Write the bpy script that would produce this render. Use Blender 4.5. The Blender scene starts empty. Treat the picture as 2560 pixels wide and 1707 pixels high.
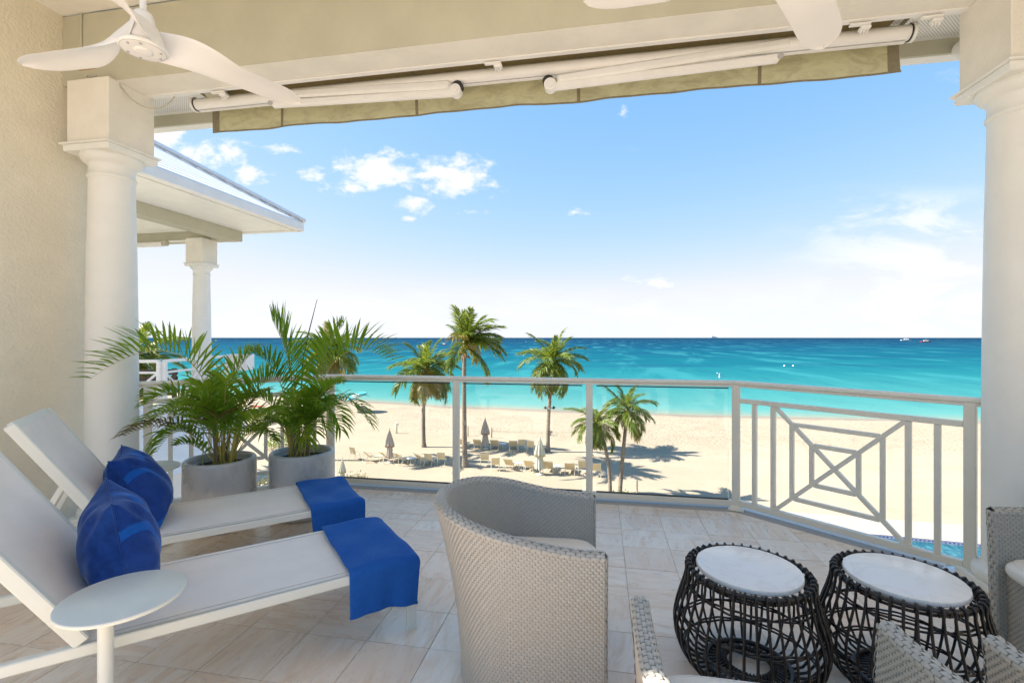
import bpy, bmesh, math, random
from mathutils import Vector, Matrix, Euler
R = math.radians
C = bpy.context.scene.collection
scene = bpy.context.scene

# ------------------------------------------------------------------ camera
T = R(10.4); CT, ST = math.cos(T), math.sin(T)
EYE = 1.45
F = 1200.0
cam_d = bpy.data.cameras.new('camera')
cam = bpy.data.objects.new('camera', cam_d); C.objects.link(cam)
cam.location = (0, 0, EYE); cam.rotation_euler = (R(90), 0, T)
cam_d.sensor_width = 36; cam_d.lens = 36*F/2560
cam_d.shift_y = -9.5/2560
cam_d.clip_start = 0.05; cam_d.clip_end = 120000
scene.camera = cam

# ------------------------------------------------------------------ sky, sun, exposure
SUN_EL = R(43); SUN_AZ = (-0.990, -0.139)          # direction towards the sun on the ground plane
SKY_STRENGTH = 0.14
SUN_STRENGTH = 4.2
EXPOSURE = 1.75
CLOUD = 2.38
SKY_CURVE = ((0.97, 0.565), (0.50, 0.902), (0.15, 1.863))   # gentle colour response of the air: flatter blue, whiter horizon
world = bpy.data.worlds.new('World'); scene.world = world
world.use_nodes = True
def build_world():
    nt = world.node_tree; N = nt.nodes; L = nt.links
    N.clear()
    out = N.new('ShaderNodeOutputWorld'); bg = N.new('ShaderNodeBackground')
    bg.inputs['Strength'].default_value = SKY_STRENGTH
    L.new(bg.outputs[0], out.inputs[0])
    sky = N.new('ShaderNodeTexSky'); sky.sky_type = 'NISHITA'; sky.sun_disc = False
    sky.sun_elevation = SUN_EL; sky.sun_rotation = math.atan2(SUN_AZ[0], SUN_AZ[1])
    sky.air_density = 1.0; sky.dust_density = 0.0; sky.ozone_density = 3.0
    tc = N.new('ShaderNodeTexCoord')
    # direction of each bit of sky, as slopes about the seaward direction
    def dot(v):
        n = N.new('ShaderNodeVectorMath'); n.operation = 'DOT_PRODUCT'
        L.new(tc.outputs['Generated'], n.inputs[0]); n.inputs[1].default_value = v
        return n.outputs['Value']
    def m(op, a, b=None, c=None):
        n = N.new('ShaderNodeMath'); n.operation = op
        for i, x in enumerate((a, b, c)):
            if x is None: continue
            if isinstance(x, (int, float)): n.inputs[i].default_value = x
            else: L.new(x, n.inputs[i])
        return n.outputs[0]
    fwd = m('MAXIMUM', dot((-ST, CT, 0)), 0.12)
    p = m('DIVIDE', dot((CT, ST, 0)), fwd)
    q = m('DIVIDE', dot((0, 0, 1)), fwd)
    comb = N.new('ShaderNodeCombineXYZ'); L.new(p, comb.inputs[0]); L.new(q, comb.inputs[1])
    def noise(scale, detail, rough, vec, sx=1, sy=1, dist=0.0):
        mp = N.new('ShaderNodeMapping'); mp.inputs['Scale'].default_value = (sx, sy, 1)
        L.new(vec, mp.inputs[0])
        n = N.new('ShaderNodeTexNoise'); n.inputs['Scale'].default_value = scale
        n.inputs['Detail'].default_value = detail; n.inputs['Roughness'].default_value = rough
        n.inputs['Distortion'].default_value = dist
        L.new(mp.outputs[0], n.inputs['Vector']); return n.outputs['Fac']
    # cumulus heaps: (slope across, slope up, half width, half height, weight)
    heaps = [(-0.275, 0.350, 0.120, 0.058, 1.15), (-0.345, 0.315, 0.070, 0.030, .8), (-0.130, 0.335, 0.125, 0.058, 1.0),
             (-0.205, 0.275, 0.050, 0.026, .95), (-0.040, 0.318, 0.040, 0.034, .65), (-0.215, 0.248, 0.020, 0.012, .8),
             (-0.725, 0.420, 0.055, 0.060, 1.2), (-0.680, 0.388, 0.036, 0.034, .8), (-0.610, 0.380, 0.100, 0.044, .85),
             (-0.545, 0.340, 0.062, 0.028, .95), (-0.405, 0.340, 0.070, 0.020, .7), (-0.47, 0.392, 0.06, 0.018, .6),
             (0.230, 0.468, 0.022, 0.020, .7), (-0.08, 0.262, 0.04, 0.012, .5), (0.13, 0.26, 0.05, 0.016, .5),
             (0.155, 0.135, 0.025, 0.022, .5), (0.30, 0.115, 0.12, 0.022, .55)]
    f = None
    for (cx, cy, rx, ry, w) in heaps:
        s = N.new('ShaderNodeVectorMath'); s.operation = 'SUBTRACT'; L.new(comb.outputs[0], s.inputs[0]); s.inputs[1].default_value = (cx, cy, 0)
        k = N.new('ShaderNodeVectorMath'); k.operation = 'MULTIPLY'; L.new(s.outputs[0], k.inputs[0]); k.inputs[1].default_value = (1/rx, 1/ry, 0)
        ln = N.new('ShaderNodeVectorMath'); ln.operation = 'LENGTH'; L.new(k.outputs[0], ln.inputs[0])
        v = m('MULTIPLY', m('MAXIMUM', m('SUBTRACT', 1.0, ln.outputs['Value']), 0.0), w)
        f = v if f is None else m('MAXIMUM', f, v)
    n1 = noise(15, 10, 0.62, comb.outputs[0], 1, 1.7, 0.3)
    n2 = noise(48, 8, 0.6, comb.outputs[0], 1, 1.4)
    nn = m('ADD', m('MULTIPLY', n1, 0.72), m('MULTIPLY', n2, 0.28))
    gate = m('MINIMUM', m('MULTIPLY', f, 6.0), 1.0)
    dens = m('ADD', m('MULTIPLY', f, 0.85), m('MULTIPLY', m('SUBTRACT', nn, 0.53), 2.6))
    mr = N.new('ShaderNodeMapRange'); mr.interpolation_type = 'SMOOTHSTEP'; L.new(dens, mr.inputs[0])
    mr.inputs['From Min'].default_value = 0.06; mr.inputs['From Max'].default_value = 0.62
    heap = m('MULTIPLY', mr.outputs[0], gate)
    # thin streaks on the right and a low bank of cloud over the horizon
    def band(x, a, b):
        r = N.new('ShaderNodeMapRange'); r.interpolation_type = 'SMOOTHSTEP'; L.new(x, r.inputs[0])
        r.inputs['From Min'].default_value = a; r.inputs['From Max'].default_value = b; return r.outputs[0]
    ns = noise(4.2, 9, 0.62, comb.outputs[0], 1, 3.2, 0.5)
    ns2 = noise(3.2, 9, 0.66, comb.outputs[0], 1.0, 4.6, 0.7)
    right = m('MULTIPLY', m('MULTIPLY', band(p, 0.5, 0.8), band(q, 0.33, 0.25)), m('MULTIPLY', band(ns, 0.40, 0.60), 0.9))
    wisps = m('MULTIPLY', m('MULTIPLY', band(p, 0.15, 0.4), band(q, 0.33, 0.40)), m('MULTIPLY', band(ns2, 0.58, 0.80), 0.35))
    bank = m('MULTIPLY', m('MULTIPLY', band(q, 0.135, 0.05), band(q, -0.02, 0.0)), m('ADD', m('MULTIPLY', band(ns, 0.38, 0.60), 0.62), 0.22))
    tot = m('MINIMUM', m('MAXIMUM', m('MAXIMUM', heap, m('MULTIPLY', right, .85)), m('MAXIMUM', wisps, m('MULTIPLY', bank, .6))), 1.0)
    # clouds only where the slopes make sense (seaward half of the sky)
    tot = m('MULTIPLY', tot, band(dot((-ST, CT, 0)), 0.15, 0.4))
    mix = N.new('ShaderNodeMix'); mix.data_type = 'RGBA'
    sep = N.new('ShaderNodeSeparateColor'); L.new(sky.outputs[0], sep.inputs[0]); cmb = N.new('ShaderNodeCombineColor')
    for ch, (g, a) in enumerate(SKY_CURVE): L.new(m('SMOOTH_MIN', m('MULTIPLY', m('POWER', sep.outputs[ch], g), a), (1.98, 2.10, 2.32)[ch], .75), cmb.inputs[ch])
    L.new(tot, mix.inputs['Factor']); L.new(cmb.outputs[0], mix.inputs['A'])
    mix.inputs['B'].default_value = (CLOUD*0.955, CLOUD*0.97, CLOUD*1.0, 1)
    L.new(mix.outputs['Result'], bg.inputs['Color'])
build_world()
sun_d = bpy.data.lights.new('sun', 'SUN'); sun_d.energy = SUN_STRENGTH; sun_d.angle = R(0.5); sun_d.color = (1.0, 0.925, 0.82)
sun = bpy.data.objects.new('sun', sun_d); C.objects.link(sun)
sdir = Vector((SUN_AZ[0]*math.cos(SUN_EL), SUN_AZ[1]*math.cos(SUN_EL), math.sin(SUN_EL)))
sun.rotation_euler = (-sdir).to_track_quat('-Z', 'Y').to_euler()
sun.location = (-30, -8, 40)
vs = scene.view_settings
vs.view_transform = 'Standard'; vs.look = 'None'; vs.exposure = EXPOSURE; vs.gamma = 1; vs.use_curve_mapping = False
scene.cycles.max_bounces = 10; scene.cycles.diffuse_bounces = 6; scene.cycles.glossy_bounces = 4
scene.cycles.transparent_max_bounces = 16; scene.cycles.caustics_reflective = False; scene.cycles.caustics_refractive = False
scene.cycles.use_denoising = True
scene.cycles.sample_clamp_indirect = 8

# ------------------------------------------------------------------ helpers
def cw(r, d, z=0.0): return Vector((r*CT - d*ST, r*ST + d*CT, z))
def at(u, v, d): return cw((u-1280)/F*d, d, EYE + (844-v)/F*d)
def onz(u, v, z):
    d = (EYE - z)*F/(v-844); return cw((u-1280)/F*d, d, z)
def ony(u, v, Y):
    a = (u-1280)/F; d = Y/(a*ST+CT); return at(u, v, d)
def link(o, parent=None):
    C.objects.link(o)
    if parent is not None: o.parent = parent
    return o
def tag(o, label=None, cat=None, group=None, kind=None):
    if label: o['label'] = label
    if cat: o['category'] = cat
    if group: o['group'] = group
    if kind: o['kind'] = kind
    return o
def thing(name, label, cat, loc=(0, 0, 0), rz=0.0, group=None):
    o = bpy.data.objects.new(name, None); C.objects.link(o); o.empty_display_size = 0.1
    o.location = loc; o.rotation_euler = (0, 0, rz); return tag(o, label, cat, group)
def dup(root, loc=None, rz=None, label=None, group=None):
    def cp(o, parent):
        c = o.copy(); C.objects.link(c)
        if parent is not None: c.parent = parent
        for ch in KIDS.get(o.name, []): cp2 = cp(ch, c); KIDS.setdefault(c.name, []).append(cp2)
        return c
    r = cp(root, None)
    if loc is not None: r.location = loc
    if rz is not None: r.rotation_euler = (0, 0, rz)
    if label: r['label'] = label
    if group: r['group'] = group
    return r
KIDS = {}
class MB:
    def __init__(s): s.v = []; s.f = []; s.sm = []
    def add(s, vs, fs, M=None, smooth=False):
        b = len(s.v)
        s.v += [tuple(M @ Vector(p)) if M is not None else tuple(p) for p in vs]
        s.f += [tuple(b+i for i in f) for f in fs]; s.sm += [smooth]*len(fs)
        return s
    def box(s, c, size, M=None, bev=0.0, rot=None):
        hx, hy, hz = size[0]/2, size[1]/2, size[2]/2
        mm = Matrix.Translation(Vector(c))
        if rot is not None: mm = mm @ rot.to_4x4()
        if M is not None: mm = M @ mm
        if bev <= 0:
            vs = [(x*hx, y*hy, z*hz) for x in (-1, 1) for y in (-1, 1) for z in (-1, 1)]
            return s.add(vs, [(0, 1, 3, 2), (4, 6, 7, 5), (0, 4, 5, 1), (2, 3, 7, 6), (0, 2, 6, 4), (1, 5, 7, 3)], mm)
        b = min(bev, hx*.9, hy*.9, hz*.9)
        vs = []; idx = {}
        for x in (-1, 1):
            for y in (-1, 1):
                for z in (-1, 1):
                    for k in range(3):
                        idx[(x, y, z, k)] = len(vs)
                        vs.append((x*(hx-(b if k != 0 else 0)), y*(hy-(b if k != 1 else 0)), z*(hz-(b if k != 2 else 0))))
        fs = []
        def face(ids, n):
            p = [Vector(vs[i]) for i in ids]
            nn = (p[1]-p[0]).cross(p[2]-p[0])
            fs.append(tuple(ids) if nn.dot(Vector(n)) > 0 else tuple(reversed(ids)))
        for k in range(3):
            for sg in (-1, 1):
                a, c2 = [i for i in range(3) if i != k]
                ids = []
                for (p1, p2) in ((-1, -1), (1, -1), (1, 1), (-1, 1)):
                    key = [0, 0, 0]; key[k] = sg; key[a] = p1; key[c2] = p2
                    ids.append(idx[(key[0], key[1], key[2], k)])
                n = [0, 0, 0]; n[k] = sg; face(ids, n)
        for k in range(3):
            a, c2 = [i for i in range(3) if i != k]
            for p1 in (-1, 1):
                for p2 in (-1, 1):
                    ids = []
                    for (sg, w) in ((-1, a), (1, a), (1, c2), (-1, c2)):
                        key = [0, 0, 0]; key[k] = sg; key[a] = p1; key[c2] = p2
                        ids.append(idx[(key[0], key[1], key[2], w)])
                    n = [0, 0, 0]; n[a] = p1; n[c2] = p2; face(ids, n)
        for x in (-1, 1):
            for y in (-1, 1):
                for z in (-1, 1):
                    face([idx[(x, y, z, 0)], idx[(x, y, z, 1)], idx[(x, y, z, 2)]], (x, y, z))
        return s.add(vs, fs, mm)
    def bar(s, a, b, w, h, up=(0, 0, 1), M=None, bev=0.0):
        a = Vector(a); b = Vector(b); x = (b-a); ln = x.length; x.normalize()
        u = Vector(up); y = u.cross(x)
        if y.length < 1e-4: y = Vector((0, 1, 0)).cross(x)
        y.normalize(); z = x.cross(y)
        rot = Matrix((x, y, z)).transposed()
        return s.box((a+b)/2, (ln, w, h), M, bev, rot)
    def tube(s, pts, r, n=8, M=None, caps=True, closed=False):
        pts = [Vector(p) for p in pts]; k = len(pts)
        rs = r if isinstance(r, (list, tuple)) else [r]*k
        vs = []; fs = []
        prev = None
        for i, p in enumerate(pts):
            if closed: tdir = pts[(i+1) % k]-pts[i-1]
            else: tdir = pts[min(i+1, k-1)]-pts[max(i-1, 0)]
            if tdir.length < 1e-9: tdir = Vector((0, 0, 1))
            tdir.normalize()
            if prev is None:
                ref = Vector((0, 0, 1)) if abs(tdir.z) < .9 else Vector((1, 0, 0))
                nrm = tdir.cross(ref).normalized()
            else:
                nrm = prev - tdir*prev.dot(tdir)
                if nrm.length < 1e-6: nrm = tdir.orthogonal()
                nrm.normalize()
            prev = nrm; bn = tdir.cross(nrm)
            for j in range(n):
                a = 2*math.pi*j/n
                vs.append(p + (nrm*math.cos(a)+bn*math.sin(a))*rs[i])
        for i in range(k if closed else k-1):
            i2 = (i+1) % k
            for j in range(n):
                j2 = (j+1) % n
                fs.append((i*n+j, i*n+j2, i2*n+j2, i2*n+j))
        s.add(vs, fs, M, True)
        if caps and not closed:
            s.add([vs[j] for j in range(n)], [tuple(reversed(range(n)))], M)
            s.add([vs[(k-1)*n+j] for j in range(n)], [tuple(range(n))], M)
        return s
    def lathe(s, prof, n=32, M=None, smooth=True, cap=True, c=(0, 0, 0)):
        vs = []; fs = []; k = len(prof); c = Vector(c)
        for (r, z) in prof:
            for j in range(n):
                a = 2*math.pi*j/n; vs.append(c+Vector((r*math.cos(a), r*math.sin(a), z)))
        for i in range(k-1):
            for j in range(n):
                j2 = (j+1) % n; fs.append((i*n+j, i*n+j2, (i+1)*n+j2, (i+1)*n+j))
        s.add(vs, fs, M, smooth)
        if cap:
            if prof[0][0] > 1e-6: s.add(vs[:n], [tuple(reversed(range(n)))], M)
            if prof[-1][0] > 1e-6: s.add(vs[(k-1)*n:], [tuple(range(n))], M)
        return s
    def prism(s, poly, z0, z1, M=None):
        n = len(poly)
        vs = [(x, y, z0) for x, y in poly]+[(x, y, z1) for x, y in poly]
        fs = [tuple(reversed(range(n))), tuple(range(n, 2*n))]
        for i in range(n):
            j = (i+1) % n; fs.append((i, j, n+j, n+i))
        return s.add(vs, fs, M)
    def grid(s, fn, nu, nv, M=None, smooth=True, closed_u=False, flip=False):
        vs = []; fs = []
        cu = nu if closed_u else nu+1
        for i in range(cu):
            for j in range(nv+1): vs.append(fn(i/nu, j/nv))
        for i in range(nu):
            i2 = (i+1) % cu
            for j in range(nv):
                q = (i*(nv+1)+j, i2*(nv+1)+j, i2*(nv+1)+j+1, i*(nv+1)+j+1)
                fs.append(tuple(reversed(q)) if flip else q)
        return s.add(vs, fs, M, smooth)
    def mesh(s, name, mat, sharp=None):
        me = bpy.data.meshes.new(name); me.from_pydata(s.v, [], s.f); me.update()
        me.polygons.foreach_set('use_smooth', s.sm if sharp is None else [True]*len(s.f))
        if sharp is not None: me.set_sharp_from_angle(angle=R(sharp))
        if mat is not None: me.materials.append(mat)
        me.update(); return me
    def build(s, name, mat, parent=None, sharp=None, kind=None):
        o = bpy.data.objects.new(name, s.mesh(name, mat, sharp)); link(o, parent)
        if parent is not None: KIDS.setdefault(parent.name, []).append(o)
        if kind: o['kind'] = kind
        return o
def inst(name, me, parent=None, M=None):
    o = bpy.data.objects.new(name, me); link(o, parent)
    if parent is not None: KIDS.setdefault(parent.name, []).append(o)
    if M is not None: o.matrix_local = M
    return o
def lerp(a, b, t): return a+(b-a)*t
def smooth01(t): t = max(0, min(1, t)); return t*t*(3-2*t)
def bez(p, n):
    p = [Vector(q) for q in p]; out = []
    for i in range(n+1):
        t = i/n
        if len(p) == 3: out.append(p[0]*(1-t)**2+p[1]*2*t*(1-t)+p[2]*t*t)
        else: out.append(p[0]*(1-t)**3+p[1]*3*t*(1-t)**2+p[2]*3*t*t*(1-t)+p[3]*t**3)
    return out

# ------------------------------------------------------------------ materials
class NT:
    def __init__(s, name):
        s.m = bpy.data.materials.new(name); s.m.use_nodes = True
        s.t = s.m.node_tree; s.N = s.t.nodes; s.L = s.t.links
        s.p = s.N['Principled BSDF']; s.out = s.N['Material Output']
    def set(s, **k):
        for a, b in k.items():
            i = s.p.inputs[a.replace('_', ' ')]
            if hasattr(b, 'node'): s.L.new(b, i)
            elif isinstance(b, tuple) and len(b) == 3: i.default_value = (*b, 1)
            else: i.default_value = b
        return s
    def coord(s, kind='Object', scale=(1, 1, 1), rnd=False, rotrnd=False):
        tc = s.N.new('ShaderNodeTexCoord'); mp = s.N.new('ShaderNodeMapping'); mp.inputs['Scale'].default_value = scale
        s.L.new(tc.outputs[kind], mp.inputs[0])
        if rnd:
            oi = s.N.new('ShaderNodeObjectInfo'); cx = s.N.new('ShaderNodeCombineXYZ')
            m1 = s.math('MULTIPLY', oi.outputs['Random'], 91.7); m2 = s.math('MULTIPLY', oi.outputs['Random'], 37.3)
            s.L.new(m1, cx.inputs[0]); s.L.new(m2, cx.inputs[1]); s.L.new(m1, cx.inputs[2])
            s.L.new(cx.outputs[0], mp.inputs['Location'])
            if rotrnd:
                c2 = s.N.new('ShaderNodeCombineXYZ')
                s.L.new(s.math('MULTIPLY', s.math('FLOOR', s.math('MULTIPLY', oi.outputs['Random'], 17.9)), 1.5708), c2.inputs[2])
                s.L.new(c2.outputs[0], mp.inputs['Rotation'])
        return mp.outputs[0]
    def pos(s, scale=(1, 1, 1)):
        g = s.N.new('ShaderNodeNewGeometry'); mp = s.N.new('ShaderNodeMapping'); mp.inputs['Scale'].default_value = scale
        s.L.new(g.outputs['Position'], mp.inputs[0]); return mp.outputs[0]
    def rand(s):
        oi = s.N.new('ShaderNodeObjectInfo'); return oi.outputs['Random']
    def noise(s, vec, scale, detail=4, rough=.5, dist=0.0, color=False):
        n = s.N.new('ShaderNodeTexNoise'); s.L.new(vec, n.inputs['Vector'])
        n.inputs['Scale'].default_value = scale; n.inputs['Detail'].default_value = detail
        n.inputs['Roughness'].default_value = rough; n.inputs['Distortion'].default_value = dist
        return n.outputs['Color' if color else 'Fac']
    def voro(s, vec, scale, feat='F1', out='Distance', rnd=1.0):
        n = s.N.new('ShaderNodeTexVoronoi'); s.L.new(vec, n.inputs['Vector']); n.feature = feat
        n.inputs['Scale'].default_value = scale; n.inputs['Randomness'].default_value = rnd
        return n.outputs[out]
    def math(s, op, a, b=None, c=None):
        n = s.N.new('ShaderNodeMath'); n.operation = op
        for i, x in enumerate((a, b, c)):
            if x is None: continue
            if isinstance(x, (int, float)): n.inputs[i].default_value = x
            else: s.L.new(x, n.inputs[i])
        return n.outputs[0]
    def rng(s, x, a, b, c=0.0, d=1.0, smooth=True):
        n = s.N.new('ShaderNodeMapRange'); n.interpolation_type = 'SMOOTHSTEP' if smooth else 'LINEAR'
        s.L.new(x, n.inputs[0])
        for i, v in zip(('From Min', 'From Max', 'To Min', 'To Max'), (a, b, c, d)): n.inputs[i].default_value = v
        return n.outputs[0]
    def ramp(s, x, stops):
        n = s.N.new('ShaderNodeValToRGB'); s.L.new(x, n.inputs[0]); e = n.color_ramp.elements
        while len(e) < len(stops): e.new(0.5)
        for i, (p, c) in enumerate(stops): e[i].position = p; e[i].color = (*c, 1)
        return n.outputs[0]
    def mix(s, f, a, b, mode='MIX'):
        n = s.N.new('ShaderNodeMix'); n.data_type = 'RGBA'; n.blend_type = mode
        for k, v in (('Factor', f), ('A', a), ('B', b)):
            if isinstance(v, (int, float)): n.inputs[k].default_value = v
            elif isinstance(v, tuple): n.inputs[k].default_value = (*v, 1)
            else: s.L.new(v, n.inputs[k])
        return n.outputs['Result']
    def bump(s, h, strength=.3, dist=.01):
        n = s.N.new('ShaderNodeBump'); s.L.new(h, n.inputs['Height']); n.inputs['Strength'].default_value = strength
        n.inputs['Distance'].default_value = dist; s.L.new(n.outputs[0], s.p.inputs['Normal']); return s
MAT = {}
def mk_stucco(name, col, bump=.5, scale=60, rough=.85):
    n = NT(name); v = n.pos()
    a = n.noise(v, scale, 6, .6, 1.2); b = n.noise(v, 3.0, 4, .6); w = n.voro(v, scale*.8)
    c = n.mix(n.rng(b, .35, .7), tuple(x*.95 for x in col), tuple(min(1, x*1.03) for x in col))
    n.set(Base_Color=c, Roughness=rough, Specular_IOR_Level=.25)
    n.bump(n.math('ADD', a, n.math('MULTIPLY', w, .6)), bump, .007); MAT[name] = n.m; return n.m
def mk_paint(name, col, rough=.45, spec=.4, var=.03, bump=.06, scale=25):
    n = NT(name); v = n.pos(); b = n.noise(v, 5, 5, .6); a = n.noise(v, scale*6, 3, .5)
    c = n.mix(n.rng(b, .3, .7), tuple(x*(1-var) for x in col), tuple(min(1, x*(1+var)) for x in col))
    n.set(Base_Color=c, Roughness=n.rng(n.noise(v, 12, 4, .6), .3, .7, rough-.06, rough+.08), Specular_IOR_Level=spec)
    n.bump(a, bump, .002); MAT[name] = n.m; return n.m
def mk_plain(name, col, rough=.5, spec=.5, metal=0.0):
    n = NT(name); b = n.noise(n.pos(), 30, 4, .6)
    n.set(Base_Color=n.mix(n.rng(b, .3, .7), tuple(x*.92 for x in col), tuple(min(1, x*1.06) for x in col)), Roughness=rough, Specular_IOR_Level=spec, Metallic=metal)
    MAT[name] = n.m; return n.m
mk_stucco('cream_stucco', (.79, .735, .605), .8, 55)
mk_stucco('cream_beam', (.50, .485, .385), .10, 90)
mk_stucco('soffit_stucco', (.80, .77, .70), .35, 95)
mk_paint('ceiling_paint', (.84, .82, .76), .7, .2)
mk_paint('column_paint', (.81, .81, .775), .4, .4, .02, .10, 10)
mk_paint('white_paint', (.82, .81, .79), .35)
mk_paint('fan_white', (.80, .79, .78), .42, .35, .01, .02)
mk_paint('rail_paint', (.74, .715, .635), .38, .45, .02)
mk_paint('lounger_paint', (.69, .70, .64), .42, .4, .02)
mk_paint('bullnose', (.78, .78, .78), .35, .5)
mk_plain('dark_gap', (.02, .02, .02), .6)
mk_plain('dark_rubber', (.03, .028, .026), .5)
mk_plain('soil', (.055, .04, .03), .95, .1)
mk_plain('brown_plate', (.35, .22, .08), .7)
mk_plain('screw_grey', (.45, .45, .46), .4)
mk_plain('grout', (.46, .42, .38), .9, .1)

def mk_tile():
    n = NT('travertine_tile'); v = n.coord('Object', (1, 1, 1), True, True)
    mp = n.N.new('ShaderNodeMapping'); mp.inputs['Scale'].default_value = (1, 3.6, 1); n.L.new(v, mp.inputs[0])
    a = n.noise(mp.outputs[0], 2.6, 9, .60, 1.4); b = n.noise(mp.outputs[0], 7, 7, .6, 1.0); g = n.noise(v, 220, 2, .5)
    r = n.rand()
    base = n.mix(r, (.85, .685, .535), (.92, .80, .665))
    c = n.mix(n.rng(a, .42, .68), base, (.80, .615, .45))
    c = n.mix(n.rng(b, .56, .74, 0, .45), c, (.68, .555, .43))
    c = n.mix(n.rng(a, .44, .28, 0, .5), c, (.92, .83, .72))
    n.set(Base_Color=c, Roughness=n.rng(b, .3, .7, .24, .40), Specular_IOR_Level=.45)
    n.bump(n.math('ADD', n.math('MULTIPLY', g, .25), b), .08, .002); MAT['tile'] = n.m
mk_tile()
def mk_glass():
    n = NT('clear_glass'); n.N.remove(n.p)
    tr = n.N.new('ShaderNodeBsdfTransparent'); tr.inputs[0].default_value = (.985, .99, .988, 1)
    gl = n.N.new('ShaderNodeBsdfGlossy'); gl.inputs['Roughness'].default_value = .02
    fr = n.N.new('ShaderNodeFresnel'); fr.inputs[0].default_value = 1.45
    mx = n.N.new('ShaderNodeMixShader'); n.L.new(n.math('MULTIPLY', fr.outputs[0], .8), mx.inputs[0])
    n.L.new(tr.outputs[0], mx.inputs[1]); n.L.new(gl.outputs[0], mx.inputs[2]); n.L.new(mx.outputs[0], n.out.inputs[0])
    MAT['glass'] = n.m
mk_glass()
def mk_fabric(name, col, scale=900, bump=.2, rough=.9, sheen=0.0, trans=0.0):
    n = NT(name); v = n.coord('Object')
    w1 = n.noise(v, scale, 2, .5); w2 = n.noise(v, 8, 5, .6)
    c = n.mix(n.rng(w2, .3, .7), tuple(x*.975 for x in col), tuple(min(1, x*1.02) for x in col))
    n.set(Base_Color=c, Roughness=rough, Specular_IOR_Level=.15, Sheen_Weight=sheen, Sheen_Roughness=.4)
    n.bump(w1, bump, .002); MAT[name] = n.m; return n
mk_fabric('sling_white', (.82, .785, .74), 700, .25)
mk_fabric('cushion_white', (.76, .73, .68), 600, .2)
def mk_towel():
    n = NT('blue_terry'); v = n.coord('Object')
    a = n.noise(v, 420, 3, .6); b = n.noise(v, 30, 5, .65); c0 = n.noise(v, 5, 3, .5)
    c = n.mix(n.rng(b, .3, .7), (.014, .088, .35), (.018, .106, .40))
    c = n.mix(n.rng(a, .50, .75, 0, .30), c, (.03, .15, .50))
    n.set(Base_Color=c, Roughness=.95, Specular_IOR_Level=.1, Sheen_Weight=.35, Sheen_Roughness=.35, Sheen_Tint=(.35, .6, 1.0))
    n.bump(n.math('ADD', a, n.math('MULTIPLY', b, .35)), .45, .004); MAT['towel'] = n.m
mk_towel()
def mk_pillow():
    n = NT('blue_cushion_print'); v = n.coord('Object')
    a = n.noise(v, 380, 3, .6); b = n.noise(v, 22, 5, .65)
    # bold wandering printed band in brighter blue, one dusky patch inside it
    w = n.noise(v, 2.1, 1.0, .4, .3); w2 = n.noise(v, 5.5, 2, .4, .4)
    band = n.math('MULTIPLY', n.rng(n.math('ABSOLUTE', n.math('SUBTRACT', w, .54)), .030, .020), n.rng(w2, .36, .42))
    c = n.mix(n.rng(b, .3, .7), (.008, .034, .175), (.014, .052, .25))
    c = n.mix(n.rng(w, .56, .585, 0, .30), c, (.035, .085, .30))
    c = n.mix(n.math('MULTIPLY', band, n.rng(b, .25, .6, .55, 1.0)), c, (.012, .105, .44))
    n.set(Base_Color=c, Roughness=.95, Specular_IOR_Level=.1, Sheen_Weight=.4, Sheen_Roughness=.35, Sheen_Tint=(.5, .68, 1.0))
    n.bump(n.math('ADD', n.math('MULTIPLY', a, .5), b), .4, .004); MAT['pillow'] = n.m
mk_pillow()
def mk_wicker(name, c1, c2):
    n = NT(name); v = n.coord('Object'); g = n.N.new('ShaderNodeNewGeometry')
    c = n.mix(g.outputs['Random Per Island'], c1, c2)
    st = n.noise(n.coord('Object', (1, 1, 1)), 5, 4, .6)
    c = n.mix(n.rng(st, .60, .75, 0, .35), c, (.50, .42, .30))
    n.set(Base_Color=c, Roughness=.42, Specular_IOR_Level=.4); n.bump(n.noise(v, 500, 2, .5), .08, .001); MAT[name] = n.m
mk_wicker('wicker', (.425, .400, .355), (.455, .432, .390))
mk_plain('wicker_core', (.31, .285, .245), .8, .1)
def mk_rattan():
    n = NT('black_rattan'); v = n.coord('Object'); a = n.noise(v, 60, 4, .6)
    n.set(Base_Color=n.mix(n.rng(a, .35, .7), (.010, .009, .009), (.028, .02, .017)), Roughness=.32, Specular_IOR_Level=.5)
    n.bump(n.noise(v, 160, 3, .6), .25, .002); MAT['rattan'] = n.m
mk_rattan()
def mk_marble():
    n = NT('white_marble'); v = n.coord('Object', (1, 1, 1), True)
    a = n.noise(v, 3.2, 8, .62, 2.2); b = n.noise(v, 9, 6, .6, 1.0)
    c = n.mix(n.rng(n.math('ABSOLUTE', n.math('SUBTRACT', a, .5)), .035, .0), (.82, .81, .80), (.76, .745, .72))
    c = n.mix(n.rng(b, .60, .80, 0, .3), c, (.74, .74, .75))
    n.set(Base_Color=c, Roughness=.22, Specular_IOR_Level=.5); MAT['marble'] = n.m
mk_marble()
def mk_planter():
    n = NT('glazed_concrete'); v = n.coord('Object', (1, 1, 1), True)
    mp = n.N.new('ShaderNodeMapping'); mp.inputs['Scale'].default_value = (2.2, 2.2, 1.2); n.L.new(v, mp.inputs[0])
    a = n.noise(mp.outputs[0], 3, 7, .62); b = n.voro(v, 26); s2 = n.noise(v, 60, 4, .6)
    c = n.mix(n.rng(a, .3, .72), (.44, .425, .40), (.53, .515, .49))
    c = n.mix(n.math('MULTIPLY', n.rng(b, .10, .05), n.rng(s2, .52, .62)), c, (.12, .11, .10))
    n.set(Base_Color=c, Roughness=n.rng(a, .3, .7, .22, .38), Specular_IOR_Level=.55)
    n.bump(n.math('ADD', a, s2), .12, .004); MAT['planter'] = n.m
mk_planter()
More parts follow.
